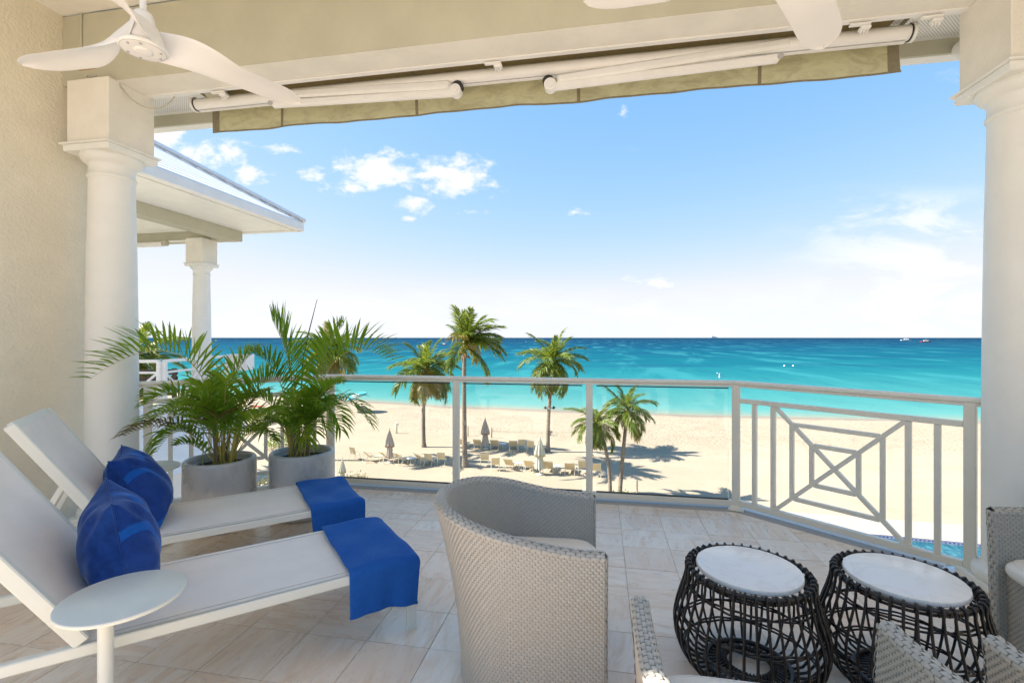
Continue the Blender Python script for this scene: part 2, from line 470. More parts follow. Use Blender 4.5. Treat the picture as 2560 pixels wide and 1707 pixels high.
def mk_leaf(name, c1, c2, c3, trans=.35):
    n = NT(name); g = n.N.new('ShaderNodeNewGeometry'); v = n.coord('Object')
    c = n.mix(g.outputs['Random Per Island'], c1, c2)
    c = n.mix(n.rng(n.noise(v, 2.2, 3, .6), .52, .72, 0, .8), c, c3)
    n.set(Base_Color=c, Roughness=.42, Specular_IOR_Level=.35)
    tl = n.N.new('ShaderNodeBsdfTranslucent'); n.L.new(n.mix(.55, c, (.40, .50, .04)), tl.inputs[0])
    mx = n.N.new('ShaderNodeMixShader'); mx.inputs[0].default_value = trans
    n.L.new(n.p.outputs[0], mx.inputs[1]); n.L.new(tl.outputs[0], mx.inputs[2]); n.L.new(mx.outputs[0], n.out.inputs[0])
    MAT[name] = n.m
mk_leaf('areca_leaf', (.095, .235, .014), (.19, .36, .022), (.31, .37, .025), .6)
mk_leaf('areca_dry', (.10, .06, .02), (.16, .10, .03), (.05, .03, .012), .2)
mk_leaf('coco_leaf', (.075, .135, .022), (.145, .195, .030), (.28, .235, .048), .35)
mk_leaf('coco_old', (.20, .17, .045), (.28, .21, .06), (.26, .16, .06), .28)
mk_leaf('shrub_leaf', (.07, .12, .02), (.13, .18, .03), (.20, .18, .05), .3)
mk_leaf('dry_scrub', (.20, .16, .08), (.28, .22, .11), (.12, .12, .04), .2)
mk_plain('areca_stem', (.46, .38, .08), .5); mk_plain('areca_cane', (.20, .16, .10), .6)
def mk_trunk():
    n = NT('palm_bark'); v = n.coord('Object')
    w = n.N.new('ShaderNodeTexWave'); w.bands_direction = 'Z'; n.L.new(v, w.inputs[0]); w.inputs['Scale'].default_value = 3.2
    w.inputs['Distortion'].default_value = 3; w.inputs['Detail'].default_value = 3
    a = n.noise(v, 7, 5, .6)
    c = n.mix(n.rng(a, .3, .7), (.20, .165, .13), (.33, .28, .23)); c = n.mix(n.rng(w.outputs['Fac'], .7, .95, 0, .5), c, (.11, .09, .07))
    n.set(Base_Color=c, Roughness=.9, Specular_IOR_Level=.1); n.bump(w.outputs['Fac'], .5, .05); MAT['bark'] = n.m
mk_trunk()
mk_plain('husk', (.26, .14, .06), .9, .1)
def mk_awning():
    n = NT('khaki_canvas'); v = n.pos()
    a = n.noise(n.pos((1, 1, 2.2)), 5, 6, .65, .8); b = n.noise(n.pos((60, 60, 220)), 6, 2, .5)
    c = n.mix(n.rng(a, .38, .70), (.64, .585, .36), (.47, .42, .25)); c = n.mix(n.rng(b, .5, .8, 0, .25), c, (.70, .65, .42))
    n.set(Base_Color=c, Roughness=.9, Specular_IOR_Level=.1)
    tl = n.N.new('ShaderNodeBsdfTranslucent'); n.L.new(c, tl.inputs[0])
    mx = n.N.new('ShaderNodeMixShader'); mx.inputs[0].default_value = .45
    n.L.new(n.p.outputs[0], mx.inputs[1]); n.L.new(tl.outputs[0], mx.inputs[2]); n.L.new(mx.outputs[0], n.out.inputs[0])
    MAT['canvas'] = n.m
    mk_plain('canvas_hem', (.25, .22, .15), .9, .1); mk_plain('canvas_top', (.26, .21, .11), .9, .1)
mk_awning()
def mk_soffit_vent():
    n = NT('perforated_soffit'); v = n.pos((1, 1, 1))
    mp = n.N.new('ShaderNodeMapping'); mp.inputs['Rotation'].default_value = (0, 0, R(45)); mp.inputs['Scale'].default_value = (70, 70, 0); n.L.new(v, mp.inputs[0])
    d = n.voro(mp.outputs[0], 1.0, rnd=0.0)
    sp = n.N.new('ShaderNodeSeparateXYZ'); n.L.new(v, sp.inputs[0])
    zone = n.math('MULTIPLY', n.rng(sp.outputs[1], 3.56, 3.57), n.rng(sp.outputs[1], 3.80, 3.79))
    hole = n.math('MULTIPLY', n.rng(d, .26, .2), zone)
    n.set(Base_Color=n.mix(hole, (.80, .79, .76), (.22, .21, .20)), Roughness=.5, Specular_IOR_Level=.3)
    n.bump(n.math('SUBTRACT', 1.0, hole), .3, .003); MAT['soffit'] = n.m
mk_soffit_vent()

# ================================================================== GROUND, BEACH, SEA
GZ = -7.40; SEA = -7.56; HG = EYE - GZ
SHORE = [(-3000, 700), (-700, 235), (-300, 140), (-120, 95), (-42, 76), (-21.5, 68.6), (-12.3, 64.6), (-7.85, 62.8), (8.85, 58.7), (20.8, 55.9), (34.3, 53.9), (49, 51.8), (90, 47), (300, 30), (3000, -80)]
def shore(r):
    if r <= SHORE[0][0]: return SHORE[0][1]
    for (a, b), (c, d) in zip(SHORE, SHORE[1:]):
        if r <= c: return b+(d-b)*(r-a)/(c-a)
    return SHORE[-1][1]
def attr_mesh(name, verts, faces, vals, mat):
    me = bpy.data.meshes.new(name); me.from_pydata([tuple(v) for v in verts], [], faces)
    at_ = me.attributes.new('shore', 'FLOAT', 'POINT'); at_.data.foreach_set('value', vals)
    me.polygons.foreach_set('use_smooth', [True]*len(faces)); me.materials.append(mat); me.update()
    return inst(name, me)
def mk_sand():
    n = NT('coral_sand'); v = n.pos()
    a = n.N.new('ShaderNodeAttribute'); a.attribute_name = 'shore'; w = a.outputs['Fac']
    f1 = n.noise(v, 1.4, 8, .65); f2 = n.noise(v, .22, 4, .6); fp = n.voro(n.noise(v, .9, 3, .5, color=True), 1.0)
    foot = n.voro(v, 2.1); fine = n.noise(v, 9, 5, .7); rip = n.noise(v, 3.4, 6, .7, .6)
    c = n.mix(n.rng(f2, .3, .7), (0.3465, 0.2898, 0.2115), (0.3825, 0.3222, 0.2385))
    c = n.mix(n.rng(f1, .50, .74, 0, .35), c, (0.3105, 0.2547, 0.1827))
    c = n.mix(n.rng(n.noise(v, 30, 3, .6), .70, .78, 0, .5), c, (0.198, 0.153, 0.108))
    c = n.mix(n.math('MULTIPLY', n.rng(n.noise(v, 1.3, 8, .78), .50, .64), n.rng(w, 24, 14, .22, .75)), c, (0.2835, 0.2313, 0.1638))
    wob = n.math('ADD', w, n.math('MULTIPLY', n.math('SUBTRACT', f2, .5), 3.0))
    c = n.mix(n.rng(wob, 2.6, .4), c, (0.225, 0.189, 0.144))
    n.set(Base_Color=c, Roughness=n.rng(wob, 0.2, 2.5, .45, .95), Specular_IOR_Level=.15)
    rough_zone = n.math('MULTIPLY', n.rng(wob, 21, 15), n.rng(wob, .8, 3.5))
    h = n.math('ADD', n.math('MULTIPLY', n.math('ADD', n.rng(foot, .0, .36), n.math('MULTIPLY', rip, 1.1)), n.math('ADD', n.math('MULTIPLY', rough_zone, 1.0), .10)), n.math('MULTIPLY', fine, .10))
    n.bump(h, .6, .12); MAT['sand'] = n.m
mk_sand()
def mk_sea():
    n = NT('sea_water'); v = n.pos()
    a = n.N.new('ShaderNodeAttribute'); a.attribute_name = 'shore'; w = a.outputs['Fac']
    lg = n.math('LOGARITHM', n.math('ADD', n.math('MAXIMUM', w, 0.0), 1.0), 10.0)
    p1 = n.noise(n.pos((.0065, .016, 0)), 1.0, 6, .6, .5)
    p2 = n.noise(n.pos((.022, .05, 0)), 1.0, 6, .62, .4)
    lg2 = n.math('ADD', lg, n.math('MULTIPLY', n.math('SUBTRACT', p1, .5), n.rng(lg, 1.2, 2.2, .05, 1.0)))
    x = n.math('DIVIDE', lg2, 4.0)
    c = n.ramp(x, [(0.0, (0.252, 0.2394, 0.1806)), (.08, (0.1848, 0.252, 0.21)), (.20, (0.084, 0.252, 0.2394)), (.36, (0.03709, 0.2025, 0.2048)), (.45, (0.01102, 0.1412, 0.1653)),
                   (.54, (0.002755, 0.09504, 0.1323)), (.62, (0.001378, 0.06199, 0.1102)), (.70, (0.001378, 0.03788, 0.08815)), (.82, (0.002066, 0.0186, 0.06199)), (.95, (0.002755, 0.01378, 0.05097))])
    rp = n.noise(n.pos((.20, .040, 0)), 1.0, 8, .70, .4); rp2 = n.noise(n.pos((.06, .012, 0)), 1.0, 7, .65, .4)
    c = n.mix(n.math('MULTIPLY', n.rng(rp, .46, .66), n.rng(lg, 1.0, 1.9, .12, .38)), c, (.006, .085, .135))
    c = n.mix(n.math('MULTIPLY', n.rng(rp2, .50, .36), n.rng(lg, 1.2, 1.9, 0, .35)), c, (.05, .27, .28))
    reef = n.math('MULTIPLY', n.rng(p2, .50, .62), n.math('MULTIPLY', n.rng(lg, 1.75, 2.1), n.rng(lg, 2.9, 2.5)))
    c = n.mix(n.math('MULTIPLY', reef, .75), c, (.006, .07, .125))
    wv = n.noise(n.pos((.5, 1.1, 0)), 1.2, 6, .65, .3); wv2 = n.noise(n.pos((.05, .11, 0)), 1.0, 5, .6)
    c = n.mix(n.math('MULTIPLY', n.rng(wv, .50, .70), n.rng(lg, 1.1, 1.8, 0, .30)), c, (.006, .10, .17))
    bp = n.N.new('ShaderNodeBump'); n.L.new(n.math('ADD', wv, n.math('MULTIPLY', wv2, 2.5)), bp.inputs['Height']); bp.inputs['Strength'].default_value = .4; bp.inputs['Distance'].default_value = .25
    df = n.N.new('ShaderNodeBsdfDiffuse'); n.L.new(c, df.inputs[0]); n.L.new(bp.outputs[0], df.inputs['Normal'])
    gl = n.N.new('ShaderNodeBsdfGlossy'); gl.inputs['Roughness'].default_value = .35; n.L.new(bp.outputs[0], gl.inputs['Normal'])
    mx = n.N.new('ShaderNodeMixShader'); mx.inputs[0].default_value = .025
    n.L.new(df.outputs[0], mx.inputs[1]); n.L.new(gl.outputs[0], mx.inputs[2]); n.L.new(mx.outputs[0], n.out.inputs[0]); MAT['sea'] = n.m
mk_sea()
def build_ground():
    rs = [-3000, -1200, -700, -400, -250, -160, -120]+[-100+4*i for i in range(51)]+[120, 160, 250, 500, 1200, 3000]
    ws = [-14, -6, -3, -1.5, -.6, 0, .5, 1, 1.8, 3, 5, 8, 12, 18, 26, 36, 48, 60, 80, 140, 400, 1500, 6000, 30000]
    V = []; W = []
    for r in rs:
        s = shore(r)
        for w in ws:
            z = GZ
            if w < 6: z = GZ - .16*(1-smooth01(w/6)) if w >= 0 else GZ-.16+w*.08
            V.append(cw(r, s-w, z)); W.append(float(w))
    m = len(ws)
    fs = [(i*m+j, i*m+j+1, (i+1)*m+j+1, (i+1)*m+j) for i in range(len(rs)-1) for j in range(m-1)]
    tag(attr_mesh('sand', V, fs, W, MAT['sand']), kind='structure')
    aa = [math.tan(R(-80+160*i/90)) for i in range(91)]
    ws = [-.8, 0, .4, .9, 1.6, 2.5, 4, 6, 9, 13, 18, 25, 34, 46, 60, 80, 105, 140, 190, 260, 360, 500, 700, 1000, 1500, 2300, 3600, 6000, 11000, 22000, 60000]
    V = []; W = []
    for a in aa:
        d = 60.0
        for _ in range(60): d = .5*d+.5*max(5, shore(a*d))
        for w in ws:
            V.append(cw(a*(d+w), d+w, SEA)); W.append(float(w))
    m = len(ws)
    fs = [(i*m+j, (i+1)*m+j, (i+1)*m+j+1, i*m+j+1) for i in range(len(aa)-1) for j in range(m-1)]
    tag(attr_mesh('sea', V, fs, W, MAT['sea']), kind='structure')
build_ground()
def flat(name, pts, z, mat, kind='structure'):
    mb = MB(); mb.add([cw(r, d, z) for r, d in pts], [tuple(range(len(pts)))])
    o = mb.build(name, mat); me = o.data
    if me.polygons[0].normal.z < 0: me.flip_normals()
    return tag(o, kind=kind)
def mk_lawn():
    n = NT('lawn_grass'); v = n.pos(); a = n.noise(v, 2.2, 6, .65); b = n.noise(v, 18, 4, .6)
    n.set(Base_Color=n.mix(n.rng(n.math('ADD', n.math('MULTIPLY', a, .5), n.math('MULTIPLY', b, .5)), .38, .62), (.16, .19, .015), (.34, .38, .02)), Roughness=.9, Specular_IOR_Level=.1)
    n.bump(b, .6, .05); MAT['lawn'] = n.m
    n = NT('deck_paver'); v = n.pos((1, 1, 1)); br = n.N.new('ShaderNodeTexBrick'); n.L.new(v, br.inputs['Vector'])
    br.offset = 0; br.inputs['Scale'].default_value = 1; br.inputs['Brick Width'].default_value = .61; br.inputs['Row Height'].default_value = .61
    br.inputs['Mortar Size'].default_value = .008; br.inputs['Color1'].default_value = (.375, .325, .265, 1); br.inputs['Color2'].default_value = (.40, .35, .288, 1); br.inputs['Mortar'].default_value = (.33, .285, .23, 1)
    n.set(Base_Color=br.outputs['Color'], Roughness=.7); n.bump(br.outputs['Fac'], -.2, .01); MAT['deck'] = n.m
    n = NT('pool_water'); v = n.pos((1, 1, 1)); a = n.noise(n.pos((1.6, .6, 0)), 2.0, 5, .6, 1.5)
    n.set(Base_Color=n.mix(n.rng(a, .52, .66), (0.0108, 0.0855, 0.1215), (0.045, 0.18, 0.2025)), Roughness=.06, Specular_IOR_Level=.3)
    n.bump(a, .35, .05); MAT['pool'] = n.m
mk_lawn()
flat('lawn', [(-60, 5), (-14.5, 5), (-14.5, 28.3), (-25, 28.7), (-60, 30)], GZ+.012, MAT['lawn'])
flat('path', [(-60, 30), (-25, 28.7), (-14.5, 28.3), (-14.5, 30.8), (-25, 31.3), (-60, 33)], GZ+.008, MAT['deck'])
# pool deck with a curved pool let into it
POOL = [(12.6, 9), (12.9, 13), (13.2, 17.2), (13.55, 19.7), (13.9, 20.6), (14.5, 21.2), (15.3, 21.35), (16.5, 21.1), (18.86, 20.45), (21.5, 19.7), (25, 19.0), (25, 9)]
def build_pool():
    outer = [(-13.5, 5), (-13.5, 17), (4, 18.5), (8.5, 24.6), (13, 24.15), (18, 23.0), (22, 22.0), (40, 18), (40, 5)]  # hidden left stretch added to bounce sunlight up under the ceiling
    bm = bmesh.new()
    def loop(pts):
        vs = [bm.verts.new(cw(r, d, GZ+.17)) for r, d in pts]
        return [bm.edges.new((vs[i], vs[(i+1) % len(vs)])) for i in range(len(vs))]
    e = loop(outer)+loop(POOL)
    bmesh.ops.triangle_fill(bm, use_beauty=True, use_dissolve=False, edges=e)
    bmesh.ops.recalc_face_normals(bm, faces=bm.faces)
    def inside(p):
        r, d = p.x*CT+p.y*ST, -p.x*ST+p.y*CT; c = False
        for (x1, y1), (x2, y2) in zip(POOL, POOL[1:]+POOL[:1]):
            if (y1 > d) != (y2 > d) and r < (x2-x1)*(d-y1)/(y2-y1)+x1: c = not c
        return c
    bmesh.ops.delete(bm, geom=[f for f in bm.faces if inside(f.calc_center_median())], context='FACES')
    for f in bm.faces:
        if f.normal.z < 0: f.normal_flip()
    bm.verts.ensure_lookup_table(); no = len(outer)
    low = [bm.verts.new(cw(r, d, GZ-.02)) for r, d in outer]; bm.verts.ensure_lookup_table()
    for i in range(no): bm.faces.new((bm.verts[i], bm.verts[(i+1) % no], low[(i+1) % no], low[i]))
    me = bpy.data.meshes.new('pool_deck'); bm.to_mesh(me); bm.free(); me.materials.append(MAT['deck'])
    # drop any face that fell inside the pool
    deck = inst('pool_deck', me); tag(deck, kind='structure')
    flat('pool_water', [(r, d) for r, d in POOL], GZ+.025, MAT['pool'])
    n = NT('blue_waterline_tile'); uv = n.N.new('ShaderNodeUVMap'); mp = n.N.new('ShaderNodeMapping'); n.L.new(uv.outputs[0], mp.inputs[0])
    sp = n.N.new('ShaderNodeSeparateXYZ'); n.L.new(mp.outputs[0], sp.inputs[0])
    u = n.math('SUBTRACT', n.math('FRACT', n.math('MULTIPLY', sp.outputs[0], 6.6)), .5); w = n.math('SUBTRACT', sp.outputs[1], .5)
    dia = n.math('ADD', n.math('ABSOLUTE', u), n.math('MULTIPLY', n.math('ABSOLUTE', w), 1.5))
    edge = n.rng(n.math('ABSOLUTE', w), .36, .38); dash = n.rng(n.math('ABSOLUTE', n.math('SUBTRACT', n.math('FRACT', n.math('MULTIPLY', sp.outputs[0], 26)), .5)), .33, .36)
    c = n.mix(n.rng(dia, .36, .30), (.36, .36, .46), (.012, .022, .20)); c = n.mix(n.math('MULTIPLY', edge, n.math('SUBTRACT', 1.0, dash)), c, (.025, .035, .22))
    n.set(Base_Color=c, Roughness=.2); 
    pts = POOL[3:-1]
    V = []; UV = []; fs = []
    L = 0
    for i, (r, d) in enumerate(pts):
        if i: L += math.hypot(r-pts[i-1][0], d-pts[i-1][1])
        V += [cw(r, d, GZ+.168), cw(r, d, GZ+.015)]; UV += [(L, 1), (L, 0)]
    for i in range(len(pts)-1): fs.append((2*i, 2*i+2, 2*i+3, 2*i+1))
    me = bpy.data.meshes.new('waterline_tiles'); me.from_pydata(V, [], fs); ul = me.uv_layers.new(name='UVMap')
    for lp in me.loops: ul.data[lp.index].uv = UV[lp.vertex_index]
    me.materials.append(n.m); o = inst('waterline_tiles', me); tag(o, kind='structure')
build_pool()

# ================================================================== BALCONY SHELL
X0 = -0.74
def mx(x): return 2*X0-x
def clip(poly, a, b):
    out = []
    ax, ay = a; bx, by = b
    def side(p): return (bx-ax)*(p[1]-ay)-(by-ay)*(p[0]-ax)
    for i in range(len(poly)):
        p = poly[i]; q = poly[(i+1) % len(poly)]; sp, sq = side(p), side(q)
        if sp >= 0: out.append(p)
        if (sp >= 0) != (sq >= 0):
            t = sp/(sp-sq); out.append((p[0]+(q[0]-p[0])*t, p[1]+(q[1]-p[1])*t))
    return out
CORN = (1.150, 4.385)
EDGE_DIR = (.749, -.662)
def build_floor():
    right = [(2.69, -3.4), (2.69, 3.42), (2.56, 3.50), (2.16, 3.50), CORN]  # slab and tiles lengthened unseen behind the camera to bounce sunlight inside
    slab = right+[(mx(x), y) for x, y in reversed(right)]
    floor = MB().prism(slab, -.30, -.004).build('balcony_floor', MAT['grout']); tag(floor, kind='structure')
    inner = [(2.67, -2.2), (2.67, 3.385), (2.53, 3.385), (2.115, 3.385), (1.105, 4.262)]
    # convex outline for the tile field
    fld = [(2.67, -3.4), (2.67, 2.93), (1.105, 4.262)]
    fld = fld+[(mx(x), y) for x, y in reversed(fld)]
    rows = [4.40, 4.070, 3.738, 3.627, 3.425, 3.108, 2.764, 2.425, 2.135, 1.807, 1.490, 1.172, .855, .54, .22, -.1, -.42, -.74, -1.06, -1.38, -1.70, -2.02, -2.34, -2.66, -2.98, -3.30, -3.5]
    cols = [.157+.314*k for k in range(-15, 10)]
    rest = MB(); made = 0
    rng = random.Random(5)
    g = .0017
    for ri in range(len(rows)-1):
        for ci in range(len(cols)-1):
            poly = [(cols[ci]+g, rows[ri+1]+g), (cols[ci+1]-g, rows[ri+1]+g), (cols[ci+1]-g, rows[ri]-g), (cols[ci]+g, rows[ri]-g)]
            for i in range(len(fld)):
                poly = clip(poly, fld[i], fld[(i+1) % len(fld)])
                if len(poly) < 3: break
            if len(poly) < 3: continue
            cx = sum(p[0] for p in poly)/len(poly); cy = sum(p[1] for p in poly)/len(poly)
            ok = []
            clean = [p for i, p in enumerate(poly) if math.hypot(p[0]-poly[i-1][0], p[1]-poly[i-1][1]) > 1e-4]
            if len(clean) < 3: continue
            d = -cx*ST+cy*CT; r = cx*CT+cy*ST
            vis = d > 1.25 and abs(r) < d*1.28+.35
            dz = rng.uniform(-.0008, .0008)
            if vis and made < 300:
                mb = MB().prism([(x-cx, y-cy) for x, y in clean], -.010, 0)
                o = mb.build('tile', MAT['tile'], floor); o.location = (cx, cy, dz); made += 1
            else:
                rest.prism(clean, -.012, 0)
    rest.build('tile_field', MAT['tile'], floor, kind='stuff')
    # rounded white nosing along the open edges
    def nose(a, b, name='nosing'):
        a = Vector((*a, 0)); b = Vector((*b, 0)); x = (b-a).normalized(); y = Vector((-x.y, x.x, 0))
        prof = [(0.118, -.05), (0.118, -.001), (0.10, .004), (.03, .004), (.012, 0), (.003, -.008), (0, -.02), (0, -.05)]
        def f(u, v):
            k = v*(len(prof)-1); i = min(int(k), len(prof)-2); t = k-i
            o_, z = lerp(prof[i][0], prof[i+1][0], t), lerp(prof[i][1], prof[i+1][1], t)
            p = a.lerp(b, u) - y*o_; return Vector((p.x, p.y, z))
        return MB().grid(f, 1, len(prof)-1, flip=True).build(name, MAT['bullnose'], floor)
    a, b = (mx(CORN[0]), CORN[1]), CORN
    n = 6
    for i in range(n):
        p = (lerp(a[0], b[0], i/n)+.001, a[1]); q = (lerp(a[0], b[0], (i+1)/n)-.001, a[1])
        nose(q, p)
    e1 = (2.16, 3.50); m1 = (lerp(CORN[0], e1[0], .5), lerp(CORN[1], e1[1], .5))
    nose(m1, CORN); nose(e1, m1)
    l = [(mx(x), y) for x, y in (CORN, m1, e1)]
    nose(l[0], l[1]); nose(l[1], l[2])
    # pale strip of slab round the column feet
    for sx in (1, -1):
        pts = [(2.69, 2.93), (2.69, 3.42), (2.56, 3.50), (2.16, 3.50), (2.075, 3.435)]
        if sx < 0: pts = [(mx(x), y) for x, y in reversed(pts)]
        MB().prism(pts, -.03, -.001).build('corner_slab', MAT['bullnose'], floor)
build_floor()

wl = MB().box((-4.285, 2.06, 1.85), (.23, 2.74, 4.30)).build('wall', MAT['cream_stucco']); tag(wl, kind='structure')
wr = MB().box((2.805, 2.06, 1.85), (.23, 2.74, 4.30)).build('wall', MAT['cream_stucco']); tag(wr, kind='structure')
MB().box((X0, 1.84, 4.03), (6.86, 2.48, .10)).build('ceiling', MAT['ceiling_paint']); tag(bpy.data.objects['ceiling'], kind='structure')
# beam over the opening, with lip, hooks, conduit and the open wiring pocket by the left column
beam = thing('beam', 'long cream beam across the top of the balcony opening, above the awning', 'beam', (X0, 3.22, 3.43))
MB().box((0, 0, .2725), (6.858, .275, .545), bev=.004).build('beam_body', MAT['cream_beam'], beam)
MB().box((0, .0, -.001), (6.7, .262, .004)).build('stucco_underside', MAT['soffit_stucco'], beam)
MB().box((0, .116, -.0065), (6.4, .044, .012), bev=.003).build('lip', MAT['white_paint'], beam)
def hook():
    mb = MB(); mb.box((0, 0, -.012), (.12, .03, .014), bev=.004); mb.box((.035, .02, -.028), (.06, .05, .02), bev=.005)
    for k in (-1, 0, 1): mb.box((.035+.018*k, .03, -.046), (.008, .02, .02), bev=.003)
    return mb
hm = hook().mesh('hook', MAT['white_paint'])
for (u, v) in ((545, 226), (1232, 150), (2150, 57), (2330, 33)):
    p = ony(u, v, 3.345); inst('hook', hm, beam, Matrix.Translation((p.x-X0, .125, -.012)))
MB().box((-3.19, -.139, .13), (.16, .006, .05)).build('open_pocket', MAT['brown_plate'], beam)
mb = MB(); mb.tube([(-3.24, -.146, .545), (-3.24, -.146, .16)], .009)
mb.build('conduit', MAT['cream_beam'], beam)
mb = MB(); mb.tube(bez([(-3.20, -.14, .03), (-3.16, -.18, .015), (-3.13, -.16, .03), (-3.10, -.14, .05)], 8), .004); mb.tube(bez([(-3.19, -.14, .05), (-3.15, -.17, .055), (-3.12, -.165, .03), (-3.14, -.145, .01)], 8), .003)
mb.build('loose_wires', MAT['screw_grey'], beam)
# eave beyond the beam, its unseen left run lengthened to block the sun
eave = thing('eave', 'white perforated eave soffit and fascia above the awning', 'eave', (X0, 3.6, 3.53))
MB().box((-1.4, .01, .012), (11.4, .50, .024)).build('soffit', MAT['soffit'], eave)
MB().box((-1.4, .31, -.005), (11.4, .10, .19), bev=.004).build('fascia', MAT['white_paint'], eave)
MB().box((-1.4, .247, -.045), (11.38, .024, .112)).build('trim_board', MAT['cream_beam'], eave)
roof = MB().box((X0-1.4, 2.3, 4.35), (11.4, 3.38, .5)).build('roof', MAT['white_paint']); tag(roof, kind='structure')  # stretched unseen to the left to keep sun off the balcony floor
lower = MB().box((X0, .4, -3.86), (9.4, 5.2, 7.08)).build('lower_storeys', MAT['cream_stucco']); tag(lower, kind='structure')
# downpipe elbow and cable by the columns
p = ony(2380, 150, 3.78)
mb = MB(); mb.tube(bez([(p.x+.10, 3.80, 3.46), (p.x+.03, 3.80, 3.45), (p.x+.025, 3.78, 3.38), (p.x+.10, 3.70, 3.31)], 10), .040, 14)
tag(mb.build('downpipe', MAT['white_paint']), 'white bent downpipe under the eave beside the right column', 'downpipe')
mb = MB(); mb.tube(bez([(-3.665, 3.10, 3.425), (-3.60, 3.16, 3.24), (-3.48, 3.28, 3.21), (-3.40, 3.34, 3.405)], 14), .006)
tag(mb.build('cable', MAT['cream_beam']), 'thin cream cable drooping from the left column to the beam', 'cable')

def column(name, x, y, label, s=1.0, z0=0.0, group='round white columns at the balcony corners', big=True):
    t = thing(name, label, 'column', (x, y, z0), 0, group)
    build_column(t); return t
COLM = {}
def build_column(t):
    if not COLM:
        COLM['plinth'] = MB().box((0, 0, .025), (.42, .42, .05), bev=.01).mesh('plinth', MAT['column_paint'])
        prof = [(.205, .05)]+[(.205+.012*math.sin(R(a)), .05+.035*(1-math.cos(R(a)))/1.0) for a in range(30, 181, 30)]+[(.185, .125), (.176, .14), (.172, .16), (.172, .9), (.168, 1.5), (.160, 2.1), (.148, 2.70)]
        COLM['shaft'] = MB().lathe(prof, 48).mesh('shaft', MAT['column_paint'])
        COLM['necking'] = MB().lathe([(.148, 2.70), (.156, 2.705), (.160, 2.715), (.156, 2.728), (.150, 2.733), (.150, 2.79), (.156, 2.80), (.158, 2.81), (.165, 2.815), (.185, 2.83), (.198, 2.85), (.202, 2.865), (.198, 2.88)], 48).mesh('capital', MAT['column_paint'])
        mb = MB(); mb.box((0, 0, 2.905), (.42, .42, .05), bev=.006); mb.box((0, 0, 2.936), (.455, .455, .014), bev=.004)
        COLM['abacus'] = mb.mesh('abacus', MAT['column_paint'])
        COLM['pier'] = MB().box((0, 0, 3.187), (.385, .385, .486), bev=.006).mesh('pier', MAT['soffit_stucco'])
    inst('plinth', COLM['plinth'], t); inst('shaft', COLM['shaft'], t); inst('capital', COLM['necking'], t); inst('abacus', COLM['abacus'], t)
    inst('pier', COLM['pier'], t)
colL = column('column', -3.85, 3.21, 'thick white round column beside the stucco wall and lounge chairs')
colR = column('column', 2.365, 3.21, 'thick white round column at the right end of the railing')

